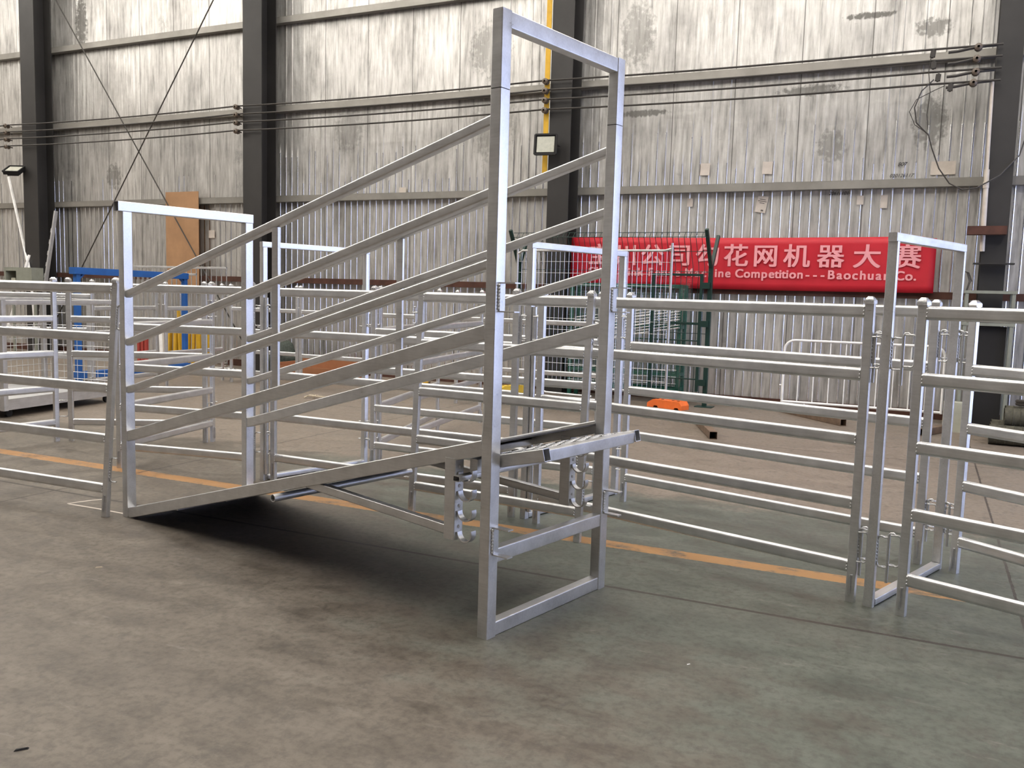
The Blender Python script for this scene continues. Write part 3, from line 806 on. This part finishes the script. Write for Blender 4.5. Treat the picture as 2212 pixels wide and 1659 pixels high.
# long sheet-sided beam behind it
BT = thing('sheet_barrier', 'long pale grey sheet barrier standing behind the cage trolley', 'barrier', (-9.0, 13.6, 0), math.radians(14))
mb = MB(); mb.box((0, -.03, 1.38), (2.3, .03, 1.50)); mb.build('sheet', 'galv2', BT, smooth=False)
mb = MB(); mb.tube((0, 0, 1.535), (2.3, 0, 1.535), .06, .07, .02, 3); mb.build('top_tube', 'galv2', BT)
for x in (.05, 2.25):
    mb = MB(); mb.tube((x, 0, 0), (x, 0, 1.50), .07, .07, .006, 1, up=(1, 0, 0)); mb.build('post', 'galv2', BT)
for z in (.6, 1.0):
    mb = MB(); mb.tube((0, 0, z), (2.3, 0, z), .05, .06, .02, 3); mb.build('rail', 'galv2', BT)
# ================================================================ BLUE GANTRY
def pts_thing(name, label, cat, p, q, grp=None):
    az = math.atan2(q[1] - p[1], q[0] - p[0]); L = math.hypot(q[0] - p[0], q[1] - p[1])
    return thing(name, label, cat, (p[0], p[1], 0), az, grp), L
GT, GL = pts_thing('blue_rack', 'blue painted steel rack frame left behind the ramp low end', 'rack frame', (-7.72, 15.6), (-6.72, 18.0))
mb = MB(); mb.tube((-.1, 0, 1.95), (GL + .05, 0, 1.93), .14, .12, .004, 1); mb.build('top_beam', 'bluep', GT)
for x in (0, GL):
    mb = MB(); mb.tube((x, 0, 0), (x, 0, 1.9), .09, .09, .004, 1, up=(1, 0, 0)); mb.build('post', 'bluep', GT)
    mb = MB(); mb.tube((x, 0, 1.78), (x + (.14 if x == 0 else -.14), 0, 1.89), .05, .03, .004, 1); mb.build('gusset', 'bluep', GT)
mb = MB(); mb.tube((-.05, 0, .10), (GL + .08, 0, .10), .14, .12, .004, 1); mb.build('base_beam', 'bluep', GT)
# picket panels leaning by the wall
for j, (a0, a1, n, lab) in enumerate([(-16.15, -13.45, WALL - .75, 'grey vertical-bar fence panel at the wall, right of the blue rack beam'), (-16.4, -14.1, WALL - .95, 'second grey vertical-bar panel leaning in front of the first one')]):
    t = thing('bar_fence_panel', lab, 'fence panel', WP(a0, n, 0), AZ, 'grey vertical-bar fence panels')
    L = a1 - a0
    for z in ((.12, 2.13) if j == 0 else (.12, 1.98)):
        mb = MB(); mb.tube((0, 0, z), (L, 0, z), .04, .05, .004, 1); mb.build('rail', 'galv2', t)
    nb = int(L / .14)
    for k in range(nb + 1):
        mb = MB(); mb.rod((L * k / nb, 0, .12), (L * k / nb, 0, 2.13 if j == 0 else 1.98), .010, 6); mb.build('bar', 'galv2', t)
# yellow and red plates stacked on edge
yl = ['leftmost, pale', 'second from left', 'third from left', 'tall one standing higher than the rest', 'fifth from left', 'sixth from left', 'seventh from left', 'rightmost']
for k in range(8):
    a = -14.65 + k * .172; h = .87 + .05 * (k % 3)
    if k == 3: h = 1.24
    mb = MB(); w = .028 if k % 2 else .045
    mb.box((-w, -.02, 0), (w, .03, h)); mb.box((-w, .03, .1), (-w + .012, .10, h * .9))
    o = mb.build('yellow_plate', 'white' if k == 0 else 'yellow', smooth=False); o.location = WP(a, 13.78, 0); o.rotation_euler = (random.uniform(-.04, .04), random.uniform(-.08, .08), AZ + random.uniform(-.3, .3))
    tag(o, 'upright yellow steel plate behind the cross panels, %s' % yl[k] if k else 'upright white steel plate at the left end of the yellow ones', 'plate', 'upright coloured plates')
for k in range(3):
    mb = MB(); mb.box((-.035, -.02, 0), (.035, .03, .66))
    o = mb.build('red_plate', 'redp', smooth=False); o.location = WP(-15.30 + k * .105, 13.75, 0); o.rotation_euler = (0, 0, AZ)
    tag(o, ['left', 'middle', 'right'][k] + ' one of three dull red upright plates left of the yellow ones', 'plate', 'upright red plates')

# rusty box, net bundle, pipes
mb = MB(); mb.box((0, 0, .03), (1.65, .9, .06)); mb.box((0, 0, .06), (1.65, .03, .26)); mb.box((0, .87, .06), (1.65, .9, .40)); mb.box((0, .03, .06), (.03, .87, .30)); mb.box((1.62, .03, .06), (1.65, .87, .30))
for x in (.1, 1.45): mb.box((x, .05, 0), (x + .1, .85, .03))
o = mb.build('rusty_tray', 'browncard', smooth=False); o.location = WP(-11.45, WALL - 1.7, 0); o.rotation_euler = (0, 0, AZ)
tag(o, 'wide orange-brown rusty tray on the floor by the wall, seen through the ramp rails', 'tray')
def blob(name, loc, sc_, mat, label, cat, n=3, seed=1, amp=.18):
    bm = bmesh.new(); bmesh.ops.create_icosphere(bm, subdivisions=n, radius=1)
    rnd = random.Random(seed); ph = [rnd.uniform(0, 6) for _ in range(6)]
    for v_ in bm.verts:
        c = v_.co
        d = 1 + amp * (math.sin(5 * c.x + ph[0]) * math.cos(6 * c.y + ph[1]) + .6 * math.sin(11 * c.z + ph[2] + 4 * c.x))
        c *= d
        c.x *= sc_[0]; c.y *= sc_[1]; c.z = max(c.z, -.6) * sc_[2]
    zmin = min(v_.co.z for v_ in bm.verts)
    for v_ in bm.verts: v_.co.z -= zmin
    me = bpy.data.meshes.new(name); bm.to_mesh(me); bm.free(); me.materials.append(M[mat]); me.shade_smooth()
    o = bpy.data.objects.new(name, me); C.objects.link(o); o.location = loc; o.rotation_euler = (0, 0, AZ)
    return tag(o, label, cat)
blob('net_bundle', WP(-11.95, WALL - .75, 0), (.33, .3, .42), 'net', 'dark green bundle of plastic net by the wall, left of the rusty tray', 'net bundle', 4, 3, .1)
for k in range(3):
    mb = MB(); mb.rod((0, 0, 0), (.75 - .1 * k, 0, 0), .05, 12, .006); o = mb.build('short_pipe', 'galv2'); o.location = WP(-13.4 + .03 * k, WALL - 1.4 - .16 * k, .052); o.rotation_euler = (0, 0, AZ + .03 * k)
    tag(o, 'short pale pipe lying on the floor below the second column, %s of three' % ['rear one', 'middle one', 'front one'][k], 'pipe', 'short pipes on the floor')
for k, (a, h) in enumerate([(-8.9, .16), (-11.0, .05)][:1]):
    mb = MB(); mb.box((0, 0, 0), (.9, .4, .07)); o = mb.build('steel_slab', 'tube', smooth=False); o.location = WP(-9.3, WALL - 1.2, 0); o.rotation_euler = (0, 0, AZ)
    tag(o, 'low dark steel slab on the floor by the wall behind the ramp', 'slab')
# yellow machine corner, yellow plastic foot, orange plastic foot
mb = MB(); mb.add([(0, 0, 0), (.34, 0, 0), (.34, .3, 0), (0, .3, 0), (0, 0, .32), (.22, 0, .32), (.22, .3, .32), (0, .3, .32), (.34, 0, .10), (.34, .3, .10)], [(3, 2, 1, 0), (0, 1, 8, 5, 4), (4, 5, 6, 7), (5, 8, 9, 6), (8, 1, 2, 9), (2, 3, 7, 6, 9), (3, 0, 4, 7)])
o = mb.build('yellow_wedge', 'yellow', smooth=False); o.location = WP(-8.55, WALL - 1.5, .0); o.rotation_euler = (0, 0, AZ)
tag(o, 'yellow wedge-shaped steel housing on the floor behind the ramp', 'housing')
def fence_foot(loc, rz, mat, label):
    t = thing('fence_foot', label, 'fence foot', loc, rz, 'plastic fence feet')
    prof = [(0, 0), (.12, 0), (.14, .03), (.20, .03), (.22, 0), (.52, 0), (.54, .03), (.60, .03), (.62, 0), (.66, 0), (.66, .07), (.62, .13), (.12, .13), (.04, .09), (0, .06)]
    mb = MB(); n = len(prof)
    vs = [(x - .33, -.11, z) for x, z in prof] + [(x - .33, .11, z) for x, z in prof]
    mb.add(vs, [tuple(range(n)), tuple(range(2 * n - 1, n - 1, -1))] + [(i, n + i, n + (i + 1) % n, (i + 1) % n) for i in range(n)])
    b = mb.build('body', mat, t, smooth=False)
    mb = MB()
    for x in (-.2, -.1, .1, .2): mb.rod((x, 0, .129), (x, 0, .133), .024, 12)
    mb.build('socket_hole', 'black', t)
    return t
fence_foot((2.52, 14.10, 0), AZ - .35, 'orange', 'orange plastic fence foot on the floor below the banner')
fence_foot((.02, 15.72, 0), AZ + .9, 'yplast', 'yellow plastic fence foot seen behind the middle walk-through frame')

# ================================================================ GALVANIZED WIRE MESH PANEL (temporary fence)
MT, ML = pts_thing('mesh_fence_panel', 'galvanized wire mesh temporary fence panel standing before the red banner', 'fence panel', (.04, 15.60), (2.50, 14.22))
for x in (0, ML):
    mb = MB(); mb.rod((x, 0, .05), (x, 0, 2.64), .021, 10); mb.build('side_tube', 'galv', MT)
mb = MB(); mb.path([(0, 0, 2.46), (.10, 0, 2.52), (ML - .12, 0, 2.52), (ML, 0, 2.55)], .02, 8); mb.build('top_tube', 'galv', MT)
mb = MB(); mb.path([(0, 0, .30), (.12, 0, .22), (.9, 0, .20), (ML, 0, .22)], .02, 8); mb.build('bottom_tube', 'galv', MT)
mb = MB()
for k in range(1, 34): mb.rod((ML * k / 34, 0, .21), (ML * k / 34, 0, 2.52), .0035, 4)
for k in range(1, 12): mb.rod((0, 0, .21 + k * .193), (ML, 0, .21 + k * .193), .0035, 4)
mb.build('wire_mesh', 'galv', MT)
# ================================================================ GREEN V-TOP FENCE with posts
FT, FL = pts_thing('green_mesh_fence', 'dark green wire mesh fence with inward-bent top in front of the banner', 'fence', tuple(WP(-6.62, 14.36)[:2]), tuple(WP(-3.20, 14.36)[:2]))
for x in (0, FL):
    mb = MB(); mb.tube((x, 0, 0), (x, 0, 2.32), .07, .07, .004, 1, up=(1, 0, 0)); q = mb.build('post', 'dgreen', FT)
    mb = MB(); mb.tube((x, -.02, 2.28), (x - .02, -.36, 2.86), .055, .055, .004, 1); mb.build('outrigger_arm', 'dgreen', q)
    mb = MB(); mb.tube((x, .02, 2.28), (x + .03, .28, 2.80), .055, .055, .004, 1); mb.build('outrigger_arm', 'dgreen', q)
    mb = MB(); mb.box((x - .14, -.12, 0), (x + .14, .12, .012)); mb.build('base_plate', 'dgreen', q, smooth=False)
mb = MB()
for k in range(1, 36):
    x = FL * k / 36
    mb.path([(x, -.05, .12), (x, -.05, 1.1), (x, -.05, 2.28), (x, -.34, 2.74), (x, -.26, 2.82)], .0048, 4)
for y, z in ((-.05, .15), (-.05, 1.2), (-.05, 2.2), (-.20, 2.52), (-.34, 2.74), (-.26, 2.82)): mb.rod((0, y, z), (FL, y, z), .005, 4)
mb.build('wire_mesh', 'dgreen', FT)
# dark gate leaf beside the right fence post
t = thing('dark_gate_leaf', 'dark green gate leaf hinged left of the tall fence post', 'gate leaf', WP(-4.13, 14.30, 0), AZ)
for x in (0, .80):
    mb = MB(); mb.tube((x, 0, .25), (x, 0, 2.17), .045, .05, .004, 1, up=(1, 0, 0)); mb.build('stile', 'dgreen', t)
for z in (.45, .78, 1.08, 1.36, 1.66, 2.15):
    mb = MB(); mb.tube((0, 0, z), (.80, 0, z), .04, .04 if z in (2.15, 1.36) else .02, .004, 1); mb.build('rung', 'dgreen', t)
for z in (.40, 1.36, 1.98):
    mb = MB(); mb.box((.8, -.03, z - .05), (.94, .03, z + .05)); mb.build('hinge', 'dgreen', t, smooth=False)
# green rack full of wire panels, wrapped in clear film
t = thing('green_storage_rack', 'green steel rack holding wire panels, wrapped in clear plastic film', 'rack', WP(-5.64, 14.50, 0), AZ)
RW, RD, RH = 1.93, .34, 1.98
for x in (0, RW):
    for y in (0, RD):
        mb = MB(); mb.tube((x, y, 0), (x, y, RH), .06, .06, .004, 1, up=(1, 0, 0)); mb.build('post', 'green', t)
for z in (.22, .48, 1.28, 1.96):
    for y in (0, RD):
        mb = MB(); mb.tube((0, y, z), (RW, y, z), .04, .06, .004, 1); mb.build('beam', 'green', t)
    for x in (0, RW):
        mb = MB(); mb.tube((x, 0, z), (x, RD, z), .04, .06, .004, 1); mb.build('beam', 'green', t)
for j in range(3):
    mb = MB(); y = .06 + j * .1
    for k in range(16): mb.rod((.06 + 1.8 * k / 15, y, .26), (.06 + 1.8 * k / 15, y, 1.9), .004, 4)
    for k in range(9): mb.rod((.06, y, .3 + k * .19), (1.86, y, .3 + k * .19), .004, 4)
    mb.build('wire_panel', 'green', t)
mb = MB(); n1_, n2_ = 40, 12; vs = []
loop = [(-.06, -.07), (RW + .06, -.07), (RW + .06, RD + .05), (-.06, RD + .05)]
for j in range(n2_ + 1):
    z = .30 + (1.98 - .30) * j / n2_
    for i in range(n1_):
        f = 4 * i / n1_; e_ = int(f) % 4; fr = f - int(f); p0 = loop[e_]; p1 = loop[(e_ + 1) % 4]
        x = p0[0] + (p1[0] - p0[0]) * fr; y = p0[1] + (p1[1] - p0[1]) * fr
        vs.append((x + random.uniform(-.02, .02), y + random.uniform(-.025, .025), z + random.uniform(-.02, .02)))
fs = [(j * n1_ + i, j * n1_ + (i + 1) % n1_, (j + 1) * n1_ + (i + 1) % n1_, (j + 1) * n1_ + i) for j in range(n2_) for i in range(n1_)]
mb.add(vs, fs); mb.build('plastic_film', 'film', t)
mb = MB()
for k in range(9):
    mb.rod((.1, -.085, .95 + k * .055), (RW + .02, -.085, 1.28 + k * .045), .008 if k % 3 else .013, 4)
for k in range(6): mb.rod((.0, -.085, .30 + k * .12), (RW, -.085, .34 + k * .115), .005, 4)
mb.build('twisted_film_strand', 'white', t)
mb = MB(); pts = []
for k in range(7): pts.append((RW + .12 + .03 * math.sin(k * 2.1), -.1, 2.08 - .09 * k))
vs = []
for k, p in enumerate(pts):
    w = .13 * (1 - k / 7.5); vs += [(p[0] - w, p[1], p[2]), (p[0] + w * .5, p[1] - .06, p[2] + .02)]
mb.add(vs, [(2 * k, 2 * k + 1, 2 * k + 3, 2 * k + 2) for k in range(6)]); mb.build('loose_film_end', 'film', t)
# dark blue-black goods stored behind mesh, bright leg
rod_thing('bent_pipe', [WP(-5.98, 13.72, .28), WP(-5.88, 13.70, .16), WP(-5.74, 13.68, .12), WP(-4.9, 13.62, .11)], .022, 'galv', 'bright bent pipe lying near the floor under the mesh fence', 'pipe', None, 8)

# ================================================================ CROWD BARRIER
BT = thing('crowd_barrier', 'white tubular crowd barrier leaning at the wall below the banner', 'barrier', WP(-2.02, WALL - .5, 0), AZ)
BL = 2.32
def arc(cx, cz, r, a0, a1, n=6): return [(cx + r * math.cos(a0 + (a1 - a0) * k / n), 0, cz + r * math.sin(a0 + (a1 - a0) * k / n)) for k in range(n + 1)]
pts = [(0, 0, .14)] + arc(.16, .99, .16, PI, PI / 2) + arc(BL - .16, .99, .16, PI / 2, 0) + [(BL, 0, .14)]
mb = MB(); mb.path(pts, .021, 10); mb.build('frame_tube', 'white', BT)
mb = MB(); mb.path([(0, 0, .16), (BL, 0, .16)], .021, 10); mb.build('bottom_tube', 'white', BT)
for k in range(1, 10):
    x = BL * k / 10
    mb = MB(); mb.rod((x, 0, .16), (x, 0, 1.15), .010, 6); mb.build('bar', 'white', BT)
for x in (.35, BL - .35):
    mb = MB(); mb.tube((x, -.22, .02), (x, .22, .02), .04, .012, .002, 1); mb.rod((x, 0, .02), (x, 0, .16), .012, 6); mb.build('foot', 'white', BT)
mb = MB(); mb.rod((-.05, 0, .42), (.0, 0, .42), .012); mb.rod((-.05, 0, .82), (0, 0, .82), .012); mb.build('hook', 'white', BT)

# ================================================================ SQUARE TUBES ON THE FLOOR
def floor_tube(p0, p1, s, label):
    mb = MB(); d = V((p1[0] - p0[0], p1[1] - p0[1], 0)); L = d.length
    mb.tube((0, 0, 0), (L, 0, 0), s, s, .006, 1, hollow=True, t=.005)
    o = mb.build('square_tube', 'tube'); o.location = (p0[0], p0[1], s / 2); o.rotation_euler = (0, 0, math.atan2(d.y, d.x))
    tag(o, label, 'steel tube', 'square tubes on the floor')
floor_tube((2.56, 11.00), (2.68, 12.7), .10, 'brown square tube on the floor, its dark open end toward the viewer')
floor_tube((4.78, 12.55), (4.35, 14.0), .10, 'brown square tube lying below the crowd barrier')
floor_tube((5.55, 11.80), (6.05, 12.24), .10, 'brown square tube lying left of the heap of mesh rolls')
# ================================================================ RIGHT CORNER
t = thing('steel_stand', 'grey green steel stand at the foot of the right column', 'stand', WP(.50, WALL - 1.15, 0), AZ)
for x in (0, .58):
    for y in (0, .35):
        mb = MB(); mb.tube((x, y, 0), (x, y, 1.97), .045, .045, .003, 1, up=(1, 0, 0)); mb.build('leg', 'greyg', t)
for z in (1.52, 1.97):
    mb = MB(); mb.box((-.04, -.03, z - .02), (.62, .38, z + .02)); mb.build('shelf', 'greyg', t, smooth=False)
mb = MB(); mb.box((.08, .05, 1.55), (.2, .3, 1.82)); mb.build('side_box', 'greyg', t, smooth=False)
mb = MB(); mb.box((.26, .05, 1.62), (.48, .2, 1.72)); mb.build('panel_box', 'white', t, smooth=False)
mb = MB(); mb.box((0, 0, .55), (.40, .24, 1.49)); o = mb.build('dark_cavity_box', 'black', smooth=False); o.location = WP(.63, WALL - 1.09, .0); o.rotation_euler = (0, 0, AZ)  # solid black box put in for the shade of the cavity below the stand
for v_ in o.data.vertices: v_.co.z = 0 if v_.co.z < .6 else 1.49
tag(o, 'black box standing in for the dark cavity under the steel stand at the right column', 'dark cavity')
mb = MB(); mb.box((0, 0, 0), (.27, .22, .42)); o = mb.build('cream_box', 'cream', smooth=False); o.location = WP(.31, 13.72, 0); o.rotation_euler = (0, 0, AZ)
tag(o, 'cream metal box on the floor left of the right column', 'box')
mb = MB(); mb.box((-.06, 0, -.01), (.46, .2, .01)); o = mb.build('wall_shelf', 'dark', smooth=False); o.location = WP(.62, WALL - .84, 2.38); o.rotation_euler = (0, 0, AZ)
tag(o, 'small dark shelf plate on the right column above the stand', 'shelf')
mb = MB(); mb.box((-.1, -.04, -.06), (.40, .14, .06)); o = mb.build('column_clamp', 'rust', smooth=False); o.location = WP(.55, WALL - .80, 2.85); o.rotation_euler = (0, 0, AZ)
tag(o, 'rusty clamp plate around the right column behind the conduit end', 'clamp')
pts = [WP(.44 + .12 * math.cos(k * .9) * (1 - k * .02), WALL - .86 + .01 * k * .3, 2.12 + .16 * math.sin(k * .9)) for k in range(16)]
rod_thing('wire_coil', pts, .006, 'wire', 'loose coil of black wire hanging left of the right column', 'wire')
# mesh rolls heap
rl = ['bottom front', 'bottom middle', 'bottom rear', 'upper front', 'upper rear', 'topmost']
k = 0
for (lev, offs) in ((0, (0, .30, .60)), (1, (.15, .45))):
    for o_ in offs:
        mb = MB(); r = .125; L = 2.3 - .1 * lev
        for ring in range(3):
            mb.rod((0, 0, 0), (L, 0, 0), r - ring * .035, 18 - ring * 4, .012)
        for j in range(26):
            mb.path([(L * j / 25, r * 1.02 * math.cos(q * PI / 5), r * 1.02 * math.sin(q * PI / 5)) for q in range(11)], .006, 3)
        o = mb.build('mesh_roll', 'olive'); o.location = WP(.84 + .08 * lev + .03 * k, WALL - 2.30 + o_ * 1.0, .13 + lev * .215); o.rotation_euler = (random.uniform(0, 3), 0, AZ + random.uniform(-.05, .05))
        tag(o, 'old dull wire mesh roll in the heap at right, %s' % rl[k], 'mesh roll', 'wire mesh rolls'); k += 1
rod_thing('dark_hose', [WP(1.38 + .24 * math.cos(q * .7), WALL - 2.0 + .14 * math.sin(q * .7), .495 + .004 * q) for q in range(20)], .022, 'wire', 'black hose coiled on top of the mesh rolls', 'hose')
rod_thing('pale_rope', [WP(1.15, WALL - 3.9, .02), WP(1.02, WALL - 3.75, .03), WP(1.05, WALL - 3.5, .03), WP(1.3, WALL - 3.3, .03), WP(1.6, WALL - 3.25, .02)], .022, 'paper', 'pale rope loop on the floor at the right photo edge', 'rope')
# left column things
t = thing('junction_box_frame', 'grey green open steel box mounted low on the left column', 'box', WP(-19.5, WALL - 1.5, 1.55), AZ)
mb = MB(); mb.box((0, 0, 0), (.06, .3, .5)); mb.box((.42, 0, 0), (.95, .3, .5)); mb.box((.06, 0, .42), (.42, .3, .5)); mb.box((.06, .28, 0), (.42, .3, .42)); mb.build('casing', 'greyg', t, smooth=False)
mb = MB(); mb.box((.18, .05, 0), (.32, .2, .26)); mb.build('meter', 'cream', t, smooth=False)
mb = MB(); mb.tube((.1, .15, -1.55), (.1, .15, 0), .05, .05, .003, 1, up=(1, 0, 0)); mb.tube((.85, .15, -1.55), (.85, .15, 0), .05, .05, .003, 1, up=(1, 0, 0)); mb.build('support_leg', 'greyg', t)
rod_thing('leaning_pole', [WP(-20.998, WALL - .25, 4.307), WP(-19.668, WALL - .7, 1.893), WP(-19.303, WALL - .85, 0.117)], .035, 'white', 'thin white pole leaning left of the left column', 'pole')
rod_thing('leaning_pole', [WP(-19.356, WALL - .95, 2.359), WP(-19.643, WALL - 1.5, 0.191)], .03, 'white', 'short white pole slanting the other way at the left column foot', 'pole')
mb = MB()
mb.tube((0, 0, 0), (0, 0, 3.45), .085, .04, .003, 1, up=(1, 0, 0))
for z in range(10): mb.box((-.06, -.025, .5 + z * .27), (-.042, .025, .6 + z * .27))
o = mb.build('perforated_strut', 'galv2'); o.location = WP(-19.2, WALL - .98, 0); o.rotation_euler = (-.10, .115, AZ)
tag(o, 'pale notched steel strut leaning upright against the left column', 'strut')

# small things on the floor
mb = MB()
for k in range(5):
    mb.path([(random.uniform(-.16, .1), random.uniform(-.08, .08), .015), (random.uniform(-.05, .1), random.uniform(-.08, .08), .05), (random.uniform(.0, .3), random.uniform(-.06, .06), .02)], .010, 5)
o = mb.build('crumpled_strap', 'rope'); o.location = (-3.2, 14.05, 0); tag(o, 'crumpled straw-coloured strap on the floor behind the ramp', 'strap')
def chip(p, s, mat, label, rz=.4):
    mb = MB(); mb.add([(-s, -s * .3, 0), (s * .9, -s * .22, 0), (s, s * .25, 0), (-s * .8, s * .35, 0), (-s * .8, -s * .2, s * .2), (s * .7, -s * .1, s * .28), (s * .8, s * .15, s * .22), (-s * .7, s * .25, s * .16)],
                      [(3, 2, 1, 0), (4, 5, 6, 7), (0, 1, 5, 4), (1, 2, 6, 5), (2, 3, 7, 6), (3, 0, 4, 7)])
    o = mb.build('floor_chip', mat, smooth=False); o.location = (p[0], p[1], 0); o.rotation_euler = (0, 0, rz); tag(o, label, 'chip', 'chips on the floor')
chip((-2.52, 5.29), .022, 'chip', 'pale wood chip on the floor left, below the ramp low end')
chip((-1.80, 3.14), .026, 'black', 'dark burnt chip on the floor at lower left')
chip((.89, 4.09), .010, 'white', 'tiny white chip on the floor right of the tall frame')
# chalk corner marks by the low end
CH = [((-3.50, 6.84), (-3.30, 7.02)), ((-3.48, 6.83), (-2.93, 6.58))]
for i, (p, q) in enumerate(CH):
    mb = MB(); mb.path([(p[0], p[1], .0005), ((p[0] + q[0]) / 2, (p[1] + q[1]) / 2 + .01, .0005), (q[0], q[1], .0005)], .011, 4)
    for v_ in range(len(mb.v)): mb.v[v_] = (mb.v[v_][0], mb.v[v_][1], max(.0008, min(mb.v[v_][2], .0015)))
    o = mb.build('chalk_line', 'paper'); tag(o, ['short white chalk line on the floor, upper arm of the corner mark by the ramp', 'long white chalk line on the floor, lower arm of the corner mark by the ramp'][i], 'chalk line', 'chalk corner mark')

# ================================================================ CAMERA, WORLD, LIGHT
f_px, pit, rol = 1901.3, math.radians(5.806), math.radians(1.628)
F = V((0, math.cos(pit), -math.sin(pit))); R0 = V((1, 0, 0)); U0 = R0.cross(F)
Rv = R0 * math.cos(rol) + U0 * math.sin(rol); Uv = -R0 * math.sin(rol) + U0 * math.cos(rol)
cam = bpy.data.cameras.new('camera'); co = bpy.data.objects.new('camera', cam); C.objects.link(co)
mw = Matrix.Identity(4)
for r in range(3): mw[r][0] = Rv[r]; mw[r][1] = Uv[r]; mw[r][2] = -F[r]
mw[0][3], mw[1][3], mw[2][3] = 0, 0, 1.75
co.matrix_world = mw
cam.sensor_width = 36; cam.lens = f_px / 2212 * 36; cam.clip_start = .05; cam.clip_end = 200
sc.camera = co
w = bpy.data.worlds.new('daylight'); sc.world = w; w.use_nodes = True
bg = w.node_tree.nodes['Background']; bg.inputs['Color'].default_value = (.56, .65, 1.0, 1); bg.inputs['Strength'].default_value = 2.5
# daylight entering the doorway
la = bpy.data.lights.new('doorway daylight', 'AREA'); la.shape = 'RECTANGLE'; la.size = DY1 - DY0; la.size_y = DZ
la.energy = 130; la.color = (.60, .70, 1.0)
lo = bpy.data.objects.new('doorway_daylight', la); C.objects.link(lo)
ctr = WP(X1 + .3, (DY0 + DY1) / 2, DZ / 2)
zax = A.copy(); xax = N.copy(); yax = zax.cross(xax)
lm = Matrix.Identity(4)
for r in range(3): lm[r][0] = xax[r]; lm[r][1] = yax[r]; lm[r][2] = zax[r]
lm[0][3], lm[1][3], lm[2][3] = ctr
lo.matrix_world = lm
sc.view_settings.view_transform = 'Standard'; sc.view_settings.look = 'None'
sc.view_settings.gamma = 1; sc.view_settings.exposure = 0.54; sc.view_settings.use_curve_mapping = False
sc.cycles.max_bounces = 5; sc.cycles.diffuse_bounces = 3; sc.cycles.glossy_bounces = 3; sc.cycles.transparent_max_bounces = 8
sc.cycles.use_adaptive_sampling = True; sc.cycles.adaptive_threshold = .12; sc.cycles.adaptive_min_samples = 16
sc.cycles.sample_clamp_indirect = 8
sc.cycles.use_denoising = True
